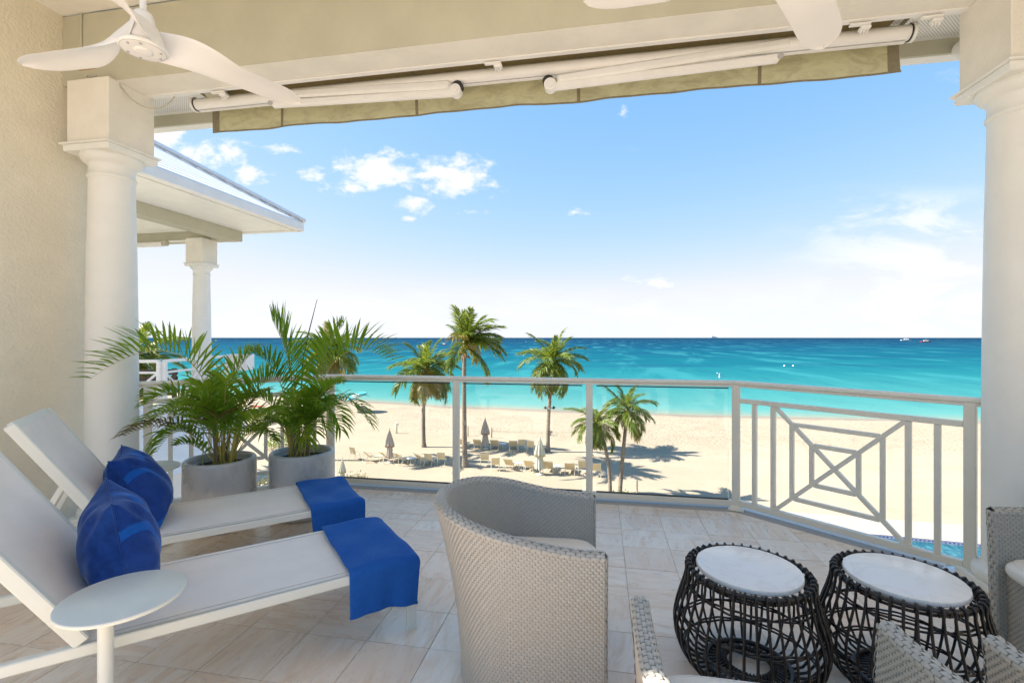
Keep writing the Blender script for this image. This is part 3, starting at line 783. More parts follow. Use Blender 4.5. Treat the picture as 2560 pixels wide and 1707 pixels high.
# ------------------------------------------------------------------ railing
def build_railing():
    t = thing('balcony_railing', 'white metal balcony railing with glass panels in front and nested-square side panels', 'railing', (0, 0, 0))
    yF = 4.345
    cR = Vector((1.134, yF, 0)); cL = Vector((mx(1.134), yF, 0)); eR = Vector((2.222, 3.385, 0)); eL = Vector((mx(2.222), 3.385, 0))
    M_ = MAT['rail_paint']
    xs = [cL.x, -1.33, -.095, cR.x]
    def post(p, rz, w=.058, base=True):
        o = MB().box((0, 0, .54), (w, w, 1.04), bev=.004).build('post', M_, t); o.location = p; o.rotation_euler = (0, 0, rz)
        if base:
            b = MB().add([(x*.062, y*.062, 0) for x, y in ((-1, -1), (1, -1), (1, 1), (-1, 1))]+[(x*.058, y*.058, .012) for x, y in ((-1, -1), (1, -1), (1, 1), (-1, 1))]+[(x*.033, y*.033, .04) for x, y in ((-1, -1), (1, -1), (1, 1), (-1, 1))],
                         [(3, 2, 1, 0)]+[(a+i, a+(i+1) % 4, a+4+(i+1) % 4, a+4+i) for a in (0, 4) for i in range(4)]+[(8, 9, 10, 11)]).build('base_plate', M_, o)
        return o
    for i, x in enumerate(xs): post(Vector((x, yF, 0)), 0 if 0 < i < 3 else R(20 if i == 0 else -20), .058 if 0 < i < 3 else .062, i in (0, 3))
    post(eR, R(-41)); post(eL, R(41))
    def toprail(a, b):
        mb = MB(); d = (b-a).normalized()
        mb.bar(a-d*.012+Vector((0, 0, 1.070)), b+d*.012+Vector((0, 0, 1.070)), .072, .034, bev=.010); mb.bar(a+d*.03+Vector((0, 0, 1.044)), b-d*.03+Vector((0, 0, 1.044)), .050, .018, bev=.003)
        return mb.build('top_rail', M_, t)
    toprail(cL, cR); toprail(cR, eR+(eR-cR).normalized()*.12); toprail(cL, eL+(eL-cL).normalized()*.12)
    for i in range(3):
        a = Vector((xs[i]+.03, yF, 0)); b = Vector((xs[i+1]-.03, yF, 0))
        MB().bar(a+Vector((0, 0, .052)), b+Vector((0, 0, .052)), .050, .050, bev=.004).build('bottom_rail', M_, t)
        g = MB().box(((a.x+b.x)/2, yF, .552), (b.x-a.x-.065, .010, .946)).build('glass_pane', MAT['glass'], t)
        for zz, hh in ((1.022, .009), (.081, .008)): MB().box(((a.x+b.x)/2, yF, zz), (b.x-a.x-.065, .021, hh)).build('gasket', MAT['dark_rubber'], g)
    def side(c, e):
        d = (e-c).normalized(); L = (e-c).length; nrm = Vector((d.y, -d.x, 0))
        def P(s, z): return c+d*s+Vector((0, 0, z))
        zb, zt = .060, .920; zc = .49; cs = .727
        def bar(name, a, b, w=.034, h=.034, up=None):
            up = up or (nrm if nrm.y < 0 else -nrm)
            return MB().bar(a, b, w, h, up=up, bev=.003).build(name, M_, t)
        bar('bottom_rail', P(.03, zb), P(L-.03, zb), .046, .046, up=(0, 0, 1)); bar('mid_rail', P(.03, zt), P(L-.03, zt), .040, .036, up=(0, 0, 1))
        z1, z2 = zb+.023, zt-.02
        for s in (cs-.572, cs-.4255, cs+.4255, cs+.572): bar('picket', P(s, z1), P(s, z2))
        hz = (z2-z1)/2; k = hz/.41; zc = (z1+z2)/2
        for o_ in (.2875, .149):
            h = o_*k
            for sg in (-1, 1): bar('picket', P(cs+sg*o_, zc-h+.0), P(cs+sg*o_, zc+h), .030, .030)
            for sg in (-1, 1): bar('cross_bar', P(cs-o_+.015, zc+sg*h), P(cs+o_-.015, zc+sg*h), .030, .030)
        bar('diagonal_bar', P(cs-.412, zc-.412*k), P(cs+.412, zc+.412*k), .029, .032)
        for sg in (-1, 1): bar('diagonal_bar', P(cs-sg*.010, zc+sg*.010*k), P(cs-sg*.412, zc+sg*.412*k), .0285, .032)
    side(cR, eR); side(cL, eL)
build_railing()

# ------------------------------------------------------------------ awning
def build_awning():
    t = thing('awning', 'retracted khaki canvas awning with white folding arms under the beam', 'awning', (0, 3.5, 3.41))
    W = MAT['white_paint']
    xa, xb = -3.34, 1.955
    MB().tube([(xa, 0, 0), (xb, 0, 0)], .047, 24).build('roller_tube', W, t)
    for x, sg in ((xa, -1), (xb, 1)):
        MB().tube([(x+sg*.004, 0, 0), (x+sg*.022, 0, 0)], .060, 24).build('end_cap', W, t)
        MB().tube([(x-sg*.004, 0, 0), (x+sg*.004, 0, 0)], .052, 24, caps=True).build('end_gasket', MAT['dark_rubber'], t)
    MB().bar((xa+.02, -.004, -.046), (xb-.02, -.004, -.045), .006, .006).build('groove_strip', MAT['screw_grey'], t)
    MB().bar((xa+.02, .012, -.053), (xb-.02, .012, -.053), .022, .008).build('front_profile', W, t)
    # cloth that comes off the roller and lies flat under the eave
    def top(u, v): return Vector((lerp(-3.22, 1.88, u), lerp(-.115, .165, v), .094+.006*math.sin(u*40)*v))
    MB().grid(top, 40, 4).build('canvas_cover', MAT['canvas_top'], t)
    vx0, vx1, vy = -3.315, 1.985, .155
    rng = random.Random(3)
    ph = [rng.uniform(0, 6.28) for _ in range(6)]
    def drop(x): return .232+.003*math.sin(x*3.1+ph[0])+.003*math.sin(x*7.3+ph[1])
    def wave(x, k): return k*(.008*math.sin(x*4.3+ph[2])+.006*math.sin(x*9.7+ph[3])+.004*math.sin(x*19+ph[4]))
    def val(u, v):
        x = lerp(vx0, vx1, u); return Vector((x, vy+wave(x, v*v), .052-drop(x)*v))
    MB().grid(val, 160, 8).build('valance', MAT['canvas'], t)
    def strip(name, f):
        MB().grid(f, 120, 1).build(name, MAT['canvas_hem'], t)
    def hem(u, v):
        x = lerp(vx0, vx1, u); return Vector((x, vy-.004+wave(x, 1), .052-drop(x)+.014*v-.002))
    strip('valance_hem', hem)
    seams = [-2.65, -1.45, -.16, 1.11]
    for sx in seams+[vx0+.02, vx1-.04]:
        w = .012 if sx in seams else .035
        def sm(u, v, sx=sx, w=w):
            x = sx+w*(u-.5)*2; k = v; return Vector((x, vy-.0045+wave(x, k*k), .052-drop(x)*v))
        MB().grid(sm, 2, 8).build('valance_seam', MAT['canvas_hem'], t)
        MB().box((sx, .01, .0905), (.03, .24, .003)).build('canvas_seam', MAT['canvas_hem'], t)
    # folding arms, each a pair of profiles hinged at a round elbow
    def arm(e, low, up0, up1, sgn):
        a = thing_part('folding_arm', t)
        e, low, up0, up1 = Vector(e), Vector(low), Vector(up0), Vector(up1)
        MB().bar(e+Vector((0, 0, -.030)), low, .050, .058, bev=.014).build('lower_profile', W, a)
        MB().bar(up0, up1, .054, .066, bev=.016).build('upper_profile', W, a)
        MB().tube([e+Vector((0, -.034, -.022)), e+Vector((0, .03, -.022))], .044, 20).build('elbow', W, a)
        MB().tube([e+Vector((0, -.040, -.022)), e+Vector((0, -.033, -.022))], .026, 16).build('elbow_cap', MAT['fan_white'], a)
        MB().tube([e+Vector((sgn*.014, -.022, .008)), e+Vector((sgn*.014, .022, .008))], .042, 20).build('cable_band', MAT['dark_rubber'], a)
        MB().tube([low+Vector((0, -.034, 0)), low+Vector((0, -.026, 0))], .018, 12).build('pivot_bolt', MAT['screw_grey'], a)
    def thing_part(name, parent):
        o = bpy.data.objects.new(name, None); link(o, parent); KIDS.setdefault(parent.name, []).append(o); return o
    def loc(u, v, Y=3.475): p = ony(u, v, Y); return (p.x, p.y-3.5, p.z-3.41)
    arm(loc(1140, 222), loc(682, 262), loc(1128, 213), loc(690, 239), 1)
    arm(loc(1376, 208), loc(1948, 146), loc(1392, 201), loc(1975, 108), -1)
    p = loc(545, 240, 3.47)
    MB().box((p[0], p[1]-.012, p[2]+.01), (.20, .07, .055), bev=.02).build('motor_box', MAT['cream_beam'], t)
    for (u, v) in ((632, 253), (2003, 115)):
        p = loc(u, v, 3.50); MB().box((p[0], p[1], p[2]-.005), (.05, .05, .05), bev=.01).build('bracket', W, t)
build_awning()

# ------------------------------------------------------------------ ceiling fans
def fan_blade(L=.72):
    # one moulded blade along +X: straight leading edge low on the +Y side, trailing edge standing
    # steeply up at the hub and laid nearly flat towards the tip
    mb = MB()
    NQ = 20
    def f(u, q, top):
        x = lerp(-.02, L, u)
        ey = lerp(.080, .050, smooth01(u/.30))-.010*u; ez = -.020+.012*smooth01(u/.5)
        c = lerp(.125, .188, smooth01(u/.5))*(1-.12*u)
        pitch = R(lerp(74, 5, smooth01((u+.04)/.62)))
        if u > .78:
            k = (u-.78)/.22; r = math.sqrt(max(0.0, 1-k*k))
            ey -= c*(1-r)*.42; c *= max(.02, r)
        th = lerp(.016, .007, smooth01(u*2))*math.sqrt(max(0.0, 1-(2*q-1)**6))
        n = Vector((0, math.sin(pitch), math.cos(pitch)))
        p = Vector((x, ey-q*c*math.cos(pitch), ez+q*c*math.sin(pitch)))
        return p+n*(.014*math.sin(math.pi*q)*smooth01(u/.2)+(th*.5 if top else -th*.5))
    def loop(u, v):
        return f(v, u*2, False) if u <= .5 else f(v, 2-u*2, True)
    mb.grid(loop, 2*NQ, 40, closed_u=True, flip=False)
    return mb
def build_fan(x, y, z, rot, label):
    t = thing('ceiling_fan', label, 'ceiling fan', (x, y, z), 0, 'white ceiling fans of the balcony')
    W = MAT['fan_white']
    MB().tube([(0, 0, .14), (0, 0, 3.97-z)], .0135, 16).build('downrod', W, t)
    MB().lathe([(.0, .150), (.020, .150), (.034, .142), (.043, .12), (.050, .08), (.060, .05), (.072, .02), (.078, -.012), (.0, -.012)], 40).build('motor_housing', W, t)
    hub = MB().lathe([(.0, -.030), (.060, -.030), (.088, -.028), (.094, -.024), (.094, -.012), (.08, -.006), (0, -.006)], 48).build('hub_plate', W, t)
    rg = MB()
    rg.tube([(.087*math.cos(R(a)), .087*math.sin(R(a)), -.0285) for a in range(0, 360, 10)], .0012, 6, closed=True); rg.build('hub_groove', MAT['screw_grey'], hub)
    MB().lathe([(.0, -.038), (.025, -.0375), (.036, -.034), (.038, -.028), (0, -.028)], 32).build('centre_cap', W, hub)
    sm = MB().tube([(0, 0, -.0345), (0, 0, -.028)], .0055, 10).mesh('screw', MAT['screw_grey'])
    for k in range(6):
        a = R(rot+17+60*k+(8 if k % 2 else -8)); inst('screw', sm, hub, Matrix.Translation((.070*math.cos(a), .070*math.sin(a), 0)))
    if 'bl' not in COLM: COLM['bl'] = fan_blade().mesh('blade', W, 50)
    for k in range(3): inst('blade', COLM['bl'], t, Matrix.Rotation(R(rot+120*k), 4, 'Z') @ Matrix.Translation((0, 0, -.004)))
    if 'cano' not in COLM: COLM['cano'] = MB().lathe([(.0, -.065), (.05, -.06), (.07, -.03), (.07, 0), (0, 0)], 32).mesh('canopy', W)
    inst('canopy', COLM['cano'], t, Matrix.Translation((0, 0, 3.978-z)))
build_fan(-2.05, 1.85, 2.785, 61, 'white three-blade ceiling fan near the stucco wall, whole hub in view')
build_fan(.65, 1.95, 2.85, 58, 'white ceiling fan at the top right with only its blade tips in view')

# ================================================================== FURNITURE ON THE BALCONY
LA = R(32.3)                                    # heading of the lounge chairs about the camera's axis
def lpos(s, n, z=0): return cw(math.cos(LA)*s-math.sin(LA)*n, math.sin(LA)*s+math.cos(LA)*n, z)
LROT = LA+T
def build_lounger(n, label):
    t = thing('lounge_chair', label, 'lounge chair', lpos(0, n), LROT, 'white sling lounge chairs on the balcony')
    P = MAT['lounger_paint']
    for sg in (-1, 1):
        MB().box((-.02, sg*.300, .325), (1.82, .030, .042), bev=.004).build('side_rail', P, t)
        for x in (-.905, .855): MB().box((x, sg*.297, .152), (.046, .030, .304), bev=.003).build('leg', P, t)
    for x in (-.915, -.38, .875): MB().box((x, 0, .325), (.03, .57, .036), bev=.004).build('cross_bar', P, t)
    def seat(u, v):
        x = lerp(-.385, .878, u); y = lerp(-.303, .303, v)
        return Vector((x, y, .3495-.016*(1-(2*v-1)**4)*min(1, 6*u*(1-u)+.25)))
    MB().grid(seat, 30, 16).build('sling_seat', MAT['sling_white'], t)
    for sg in (-1, 1): MB().box((.266, sg*.274, .3500), (1.20, .003, .0012)).build('seam', MAT['wicker'], t)
    a = R(57); d = Vector((-math.cos(a), 0, math.sin(a))); up = Vector((math.sin(a), 0, math.cos(a)))
    h = Vector((-.385, 0, .352)); L = .80
    for sg in (-1, 1):
        o = Vector((0, sg*.297, 0)); MB().bar(h+o, h+o+d*L, .034, .050, up=up, bev=.005).build('backrest_rail', P, t)
        MB().bar(h+o*.93+d*.42-up*.02, Vector((-.80, sg*.27, .35)), .010, .026, bev=.003).build('strut', P, t)
        m = MB(); q = h+o*.93+d*.42-up*.02; m.tube([q+Vector((0, -.012, 0)), q+Vector((0, .012, 0))], .009, 10); m.build('bolt', MAT['screw_grey'], t)
    MB().bar(h+d*(L-.015)+Vector((0, -.28, 0)), h+d*(L-.015)+Vector((0, .28, 0)), .05, .030, up=up, bev=.005).build('head_bar', P, t)
    MB().bar(h+d*.02+Vector((0, -.28, 0)), h+d*.02+Vector((0, .28, 0)), .03, .030, up=up, bev=.005).build('hinge_bar', P, t)
    def back(u, v):
        p = h+d*lerp(.015, L-.035, u)+Vector((0, lerp(-.286, .286, v), 0)); return p+up*(.0225-.020*(1-(2*v-1)**4)*min(1, 6*u*(1-u)+.2))
    MB().grid(back, 24, 16, flip=True).build('sling_back', MAT['sling_white'], t)
    return t
build_lounger(3.587, 'white sling lounge chair nearer the planters, the farther of the two')
build_lounger(2.595, 'white sling lounge chair in front, behind the near round side table')

def build_pillow(s, n, z, tilt, yaw, label, seed):
    t = thing('pillow', label, 'pillow', lpos(s, n, z), 0, 'blue printed pillows on the lounge chairs')
    t.rotation_euler = (Matrix.Rotation(LROT+yaw, 3, 'Z') @ Matrix.Rotation(-tilt, 3, 'Y')).to_euler()
    rng = random.Random(seed); ph = [rng.uniform(0, 6.28) for _ in range(8)]
    W = .242; TH = .138
    # local: y along the lounger's width, z up the pillow, x towards the front
    def side(sg):
        def f(u, v):
            a = 2*u-1; b = 2*v-1
            a = math.copysign(abs(a)**.85, a); b = math.copysign(abs(b)**.85, b)
            y = W*a*(1-.15*(1-b*b)*abs(a)**2); zz = W*b*(1-.15*(1-a*a)*abs(b)**2)
            e = max(0, (1-a*a))*max(0, (1-b*b)); th = TH*e**.46
            rad = math.atan2(b, a); rr = max(abs(a), abs(b))
            wr = .006*math.sin(rad*13+ph[0]+4*rr)*smooth01((rr-.35)/.5)*min(1, e*7)+.004*math.sin(a*9+ph[1]+b*5)*min(1, e*4)
            return Vector((sg*(th+wr*.9), y, zz-.012*(1-rr*rr)))
        return f
    b = MB(); b.grid(side(1), 44, 44, flip=False); b.build('front_cover', MAT['pillow'], t)
    b = MB(); b.grid(side(-1), 44, 44, flip=True); b.build('back_cover', MAT['pillow_back'], t)
    pts = []
    f = side(1)
    for k in range(22): pts.append(f(k/22, 0))
    for k in range(22): pts.append(f(1, k/22))
    for k in range(22): pts.append(f(1-k/22, 1))
    for k in range(22): pts.append(f(0, 1-k/22))
    MB().tube(pts, .0036, 6, closed=True).build('seam', MAT['pillow_back'], t)
    return t
def mk_pback():
    n = NT('blue_cushion_plain'); v = n.coord('Object'); b = n.noise(v, 22, 5, .65)
    n.set(Base_Color=n.mix(n.rng(b, .3, .7), (.009, .036, .165), (.016, .058, .25)), Roughness=.95, Specular_IOR_Level=.1, Sheen_Weight=.4, Sheen_Roughness=.35, Sheen_Tint=(.5, .68, 1.0))
    n.bump(b, .4, .004); MAT['pillow_back'] = n.m
mk_pback()
build_pillow(-.355, 3.665, .555, R(28), 0, 'blue printed pillow on the farther lounge chair, leaning back', 4)
build_pillow(-.325, 2.665, .560, R(9), R(10), 'blue printed pillow standing upright on the front lounge chair', 9)

def build_towel(n, label, seed, hang=.19):
    t = thing('towel', label, 'towel', lpos(.722, n, .35), LROT, 'folded blue towels draped over lounge chair ends')
    rng = random.Random(seed); ph = [rng.uniform(0, 6.28) for _ in range(6)]
    hw = .322; L = .345; rc = .028; H = hang
    tot = 2*(H+hw-rc)+math.pi*rc
    def prof(q):      # across the lounger: down one side, over the top, down the other
        q = q*tot; sg = -1
        if q > tot/2: q = tot-q; sg = 1
        if q < H: return sg*hw, -(H-q)-rc+.018, (H-q)/H, sg
        q -= H; arc = math.pi/2*rc
        if q < arc:
            a = q/rc; return sg*(hw-rc+rc*math.cos(a)), -rc+rc*math.sin(a)+.018, 0, sg
        q -= arc; y = hw-rc-q
        return sg*y, .018-.010*(1-(y/(hw-rc))**2), 0, sg
    def surf(u, v):
        y, z, hgt, sg = prof(v); x = (u-.5)*L
        x -= hgt*(.020*(u-.5)+.004*math.sin(ph[0]))+.004*math.sin(v*9+ph[5])
        e = max(0, (u-.86)/.14); z -= .022*e*e*(1 if hgt == 0 else .3)
        fold = hgt*(.014*math.sin(u*9+ph[1])+.008*math.sin(u*17+ph[2]))
        y += sg*fold*.7+sg*.002*hgt
        if hgt == 0: z += .0035*math.sin(x*26+y*9+ph[3])+.003*math.sin(y*22-x*13+ph[4])
        else: z += .010*math.sin(u*4+ph[4])*hgt
        return Vector((x, y, z))
    o = MB().grid(surf, 26, 70, flip=True).build('towel_body', MAT['towel'], t)
    m = o.modifiers.new('thick', 'SOLIDIFY'); m.thickness = .016; m.offset = 0
    m = o.modifiers.new('soft', 'SUBSURF'); m.levels = 1; m.render_levels = 1
    def hem(v): 
        return MB().tube([surf(k/20, v)+Vector((0, 0, 0)) for k in range(21)], .0085, 8).build('hem', MAT['towel'], t)
    hem(0.002); hem(.998)
    return t
build_towel(3.587, 'blue towel draped over the foot of the farther lounge chair', 2, .17)
build_towel(2.595, 'blue towel draped over the foot of the front lounge chair', 8)

def build_side_table(r, d, label, off):
    t = thing('side_table', label, 'side table', cw(r, d, 0), T, 'round white side tables')
    P = MAT['lounger_paint']
    MB().lathe([(0, .520), (.186, .520), (.188, .523), (.188, .531), (.186, .534), (0, .534)], 64).build('table_top', P, t)
    MB().tube([(off[0], off[1], .008), (off[0], off[1], .521)], .0235, 20).build('post', P, t)
    MB().lathe([(0, 0), (.172, 0), (.174, .003), (.172, .010), (0, .012)], 56).build('base', P, t)
    return t
build_side_table(-1.387, 1.712, 'round white metal side table in front of the near lounge chair', (-.045, -.02))
build_side_table(-2.575, 3.40, 'round white side table behind the farther lounge chair by the planter', (-.03, 0))

# planters with areca palms
def build_planter(r, d, label):
    t = thing('planter', label, 'planter', cw(r, d, 0), 0, 'grey glazed planters by the railing')
    MB().lathe([(0, .0), (.205, .0), (.225, .012), (.238, .06), (.247, .16), (.250, .30), (.250, .49), (.248, .512), (.240, .522), (.228, .524), (.218, .516), (.213, .49), (.212, .44), (0, .44)], 64).build('pot', MAT['planter'], t)
    def soil(u, v):
        a = u*2*math.pi; rr = .2125*v; return Vector((rr*math.cos(a), rr*math.sin(a), .458+.010*math.sin(a*5+rr*40)*v*(1-v)*4+.014*(1-v)))
    MB().grid(soil, 32, 8, closed_u=True).build('soil', MAT['soil'], t)
    return t
PL1 = (-2.256, 3.714); PL2 = (-1.725, 3.95)
build_planter(*PL1, 'grey glazed planter on the left, nearer the round column')
build_planter(*PL2, 'grey glazed planter on the right, against the railing corner post')

def frond_mb(pts, leaf_len, leaf_w, npair, seed, lift=.5, start=.25, hang=.25, rach=.005, side_bias=0.0, vee=.45):
    """one pinnate leaf: tapered rachis and paired strap leaflets"""
    rng = random.Random(seed); mb = MB(); lf = MB()
    n = len(pts)-1
    mb.tube(pts, [rach*(1-.8*i/n) for i in range(n+1)], 6)
    for k in range(npair):
        tt = start+(1-start)*(k+.5)/npair
        x = tt*n; i = min(int(x), n-1); p = pts[i].lerp(pts[i+1], x-i)
        tg = (pts[min(i+2, n)]-pts[max(i-1, 0)]).normalized()
        sd = tg.cross(Vector((0, 0, 1)))
        if sd.length < .1: sd = tg.cross(Vector((.6, .5, 0)))
        sd.normalize(); nu = sd.cross(tg).normalized()
        q = (tt-start)/(1-start)
        ll = leaf_len*(.45+.55*math.sin(math.pi*min(1, .18+q*.86))**.7)*rng.uniform(.86, 1.1)
        for sg in (-1, 1):
            f = 1.0
            if rng.random() < .03: continue
            ang = R(lerp(62, 26, q)+rng.uniform(-6, 6))
            dr = (tg*math.cos(ang)+sd*sg*math.sin(ang)+nu*(vee+lift*.3+rng.uniform(-.12, .12))).normalized()
            w = leaf_w*rng.uniform(.8, 1.15)*(.7+.3*math.sin(math.pi*q))
            wd = dr.cross(nu).normalized()
            wd = (wd+nu*rng.uniform(-.5, .5)*.6).normalized()
            a = p; hg = hang*rng.uniform(.6, 1.5)
            P0 = a; P1 = a+dr*ll*.35; P2 = a+dr*ll*.70+Vector((0, 0, -1))*ll*hg*.30; P3 = a+dr*ll*.97+Vector((0, 0, -1))*ll*hg*.75
            fold = nu*w*.28
            vs = [P0-wd*w*.15, P0+wd*w*.15, P1-wd*w*.5+fold, P1+wd*w*.5+fold, P2-wd*w*.38+fold*.6, P2+wd*w*.38+fold*.6, P3, P1-fold*.2, P2-fold*.2]
            lf.add(vs, [(0, 7, 2), (0, 1, 7), (1, 3, 7), (2, 7, 8, 4), (7, 3, 5, 8), (4, 8, 6), (8, 5, 6)], None, True)
    return mb, lf
ARC = [0]
def area_frond(t, origin, pts, ll, lw, npair, dry=False, **k):
    ARC[0] += 1
    loc = [Vector(p)-origin for p in pts]
    st, lf = frond_mb(loc, ll, lw, npair, ARC[0], **k)
    o = lf.build('frond', MAT['areca_dry' if dry else 'areca_leaf'], t)
    st.build('leaf_stalk', MAT['areca_stem'], o); return o
def build_areca(pl, label, hero, nrand, seed, az_c, az_w):
    o = cw(pl[0], pl[1], .46); t = thing('areca_palm', label, 'potted palm', o, 0, 'areca palms in grey planters')
    rng = random.Random(seed)
    for k in range(9):
        a = rng.uniform(0, 6.28); rr = rng.uniform(.02, .11); p = Vector((rr*math.cos(a), rr*math.sin(a), 0))
        h = rng.uniform(.22, .5); MB().tube([p, p+Vector((p.x*.5, p.y*.5, h*.5)), p+Vector((p.x*1.1, p.y*1.1, h))], [.014, .011, .007], 8).build('cane', MAT['areca_cane' if k % 3 else 'areca_stem'], t)
    for h in hero:
        P = [at(*q) for q in h[0]]; P[0] = o+Vector((rng.uniform(-.07, .07), rng.uniform(-.07, .07), .0))
        kw = dict(h[1]); area_frond(t, o, bez(P, 22), kw.pop('ll', .27)*1.15, kw.pop('lw', .024)*.95, int(kw.pop('n', 26)*1.15), **kw)
    for k in range(nrand):
        a = rng.uniform(0, 2*math.pi); L = rng.uniform(.45, .80); el = rng.uniform(.6, 1.35)
        d = Vector((math.cos(a)*math.cos(el), math.sin(a)*math.cos(el), math.sin(el)))
        b = o+Vector((rng.uniform(-.1, .1), rng.uniform(-.1, .1), 0))
        p1 = b+Vector((d.x*.15, d.y*.15, .35*L+.1)); p2 = b+d*L*.75+Vector((0, 0, .12)); p3 = b+d*L+Vector((d.x*.12, d.y*.12, -rng.uniform(.0, .22)))
        area_frond(t, o, bez([b, p1, p2, p3], 16), rng.uniform(.20, .29), rng.uniform(.014, .020), rng.randint(18, 25), rng.random() < .10, hang=rng.uniform(.2, .6), start=.34, vee=rng.uniform(.2, .5), rach=.004)
    return t
H1 = [([(560, 1140, 3.7), (560, 880, 3.6), (420, 800, 3.55), (222, 950, 3.5)], dict(ll=.30, n=27, hang=.12, vee=.75, lw=.026)),
      ([(540, 1140, 3.7), (480, 985, 3.62), (430, 960, 3.6), (372, 1010, 3.5)], dict(ll=.20, n=22, hang=.2)),
      ([(540, 1140, 3.7), (500, 1010, 3.8), (455, 985, 3.8), (378, 1062, 3.7)], dict(ll=.19, n=20, hang=.4)),
      ([(545, 1140, 3.7), (480, 1060, 3.6), (435, 1050, 3.5), (392, 1130, 3.45)], dict(ll=.20, n=20, hang=.6)),
      ([(560, 1140, 3.7), (565, 980, 3.75), (590, 900, 3.8), (640, 880, 3.9)], dict(ll=.22, n=24, hang=.15, vee=.35)),
      ([(560, 1140, 3.7), (600, 1010, 3.75), (640, 950, 3.8), (700, 945, 3.8)], dict(ll=.23, n=24, hang=.12, vee=.8)),
      ([(555, 1140, 3.7), (560, 990, 3.6), (570, 920, 3.5), (560, 960, 3.2)], dict(ll=.22, n=22, hang=.5)),
      ([(555, 1140, 3.7), (530, 1000, 3.6), (515, 930, 3.4), (490, 990, 3.15)], dict(ll=.21, n=22, hang=.4)),
      ([(565, 1140, 3.7), (610, 1060, 3.6), (650, 1010, 3.5), (700, 1050, 3.4)], dict(ll=.20, n=20, hang=.5)),
      ([(565, 1140, 3.7), (600, 1080, 3.8), (640, 1060, 3.9), (680, 1100, 3.9)], dict(ll=.18, n=18, hang=.5)),
      ([(530, 1140, 3.7), (500, 1110, 3.5), (470, 1100, 3.45), (440, 1115, 3.4)], dict(ll=.10, n=10, lw=.03, hang=.1))]
H2 = [([(745, 1110, 3.95), (745, 960, 3.9), (720, 870, 3.85), (680, 800, 3.8)], dict(ll=.36, n=30, hang=.10, vee=.15, lw=.026, start=.32)),
      ([(755, 1110, 3.95), (770, 940, 3.9), (860, 810, 3.9), (975, 905, 3.8)], dict(ll=.33, n=26, hang=.12, vee=.8, lw=.026, start=.30)),
      ([(755, 1110, 3.95), (790, 960, 4.0), (800, 870, 4.0), (860, 812, 4.0)], dict(ll=.24, n=24, hang=.2, vee=.4, start=.35)),
      ([(750, 1110, 3.95), (715, 980, 3.9), (690, 900, 3.85), (640, 890, 3.75)], dict(ll=.24, n=24, hang=.2, vee=.5)),
      ([(760, 1110, 3.95), (815, 990, 3.9), (860, 960, 3.85), (925, 1060, 3.8)], dict(ll=.20, n=22, hang=.6, lw=.018)),
      ([(760, 1110, 3.95), (800, 1010, 3.8), (830, 990, 3.7), (850, 1075, 3.6)], dict(ll=.20, n=20, hang=.6)),
      ([(750, 1110, 3.95), (700, 1030, 3.9), (670, 980, 3.9), (620, 1000, 3.8)], dict(ll=.20, n=20, hang=.3)),
      ([(755, 1110, 3.95), (770, 1020, 3.8), (800, 960, 3.7), (850, 960, 3.6)], dict(ll=.18, n=20, hang=.3)),
      ([(745, 1110, 3.95), (720, 1060, 3.8), (690, 1030, 3.7), (660, 1080, 3.6)], dict(ll=.18, n=18, hang=.5))]
a1 = build_areca(PL1, 'bushy areca palm in the left grey planter, one frond crossing the column', H1, 13, 21, 0, 0)
a2 = build_areca(PL2, 'taller areca palm in the right grey planter with a dark upright spear', H2, 9, 33, 0, 0)
o2 = cw(PL2[0], PL2[1], .46)
MB().tube([Vector(at(748, 1105, 3.95))-o2, Vector(at(757, 900, 3.9))-o2, Vector(at(772, 830, 3.88))-o2, Vector(at(793, 748, 3.86))-o2], [.006, .005, .0045, .002], 6).build('spear', MAT['dark_rubber'], a2)

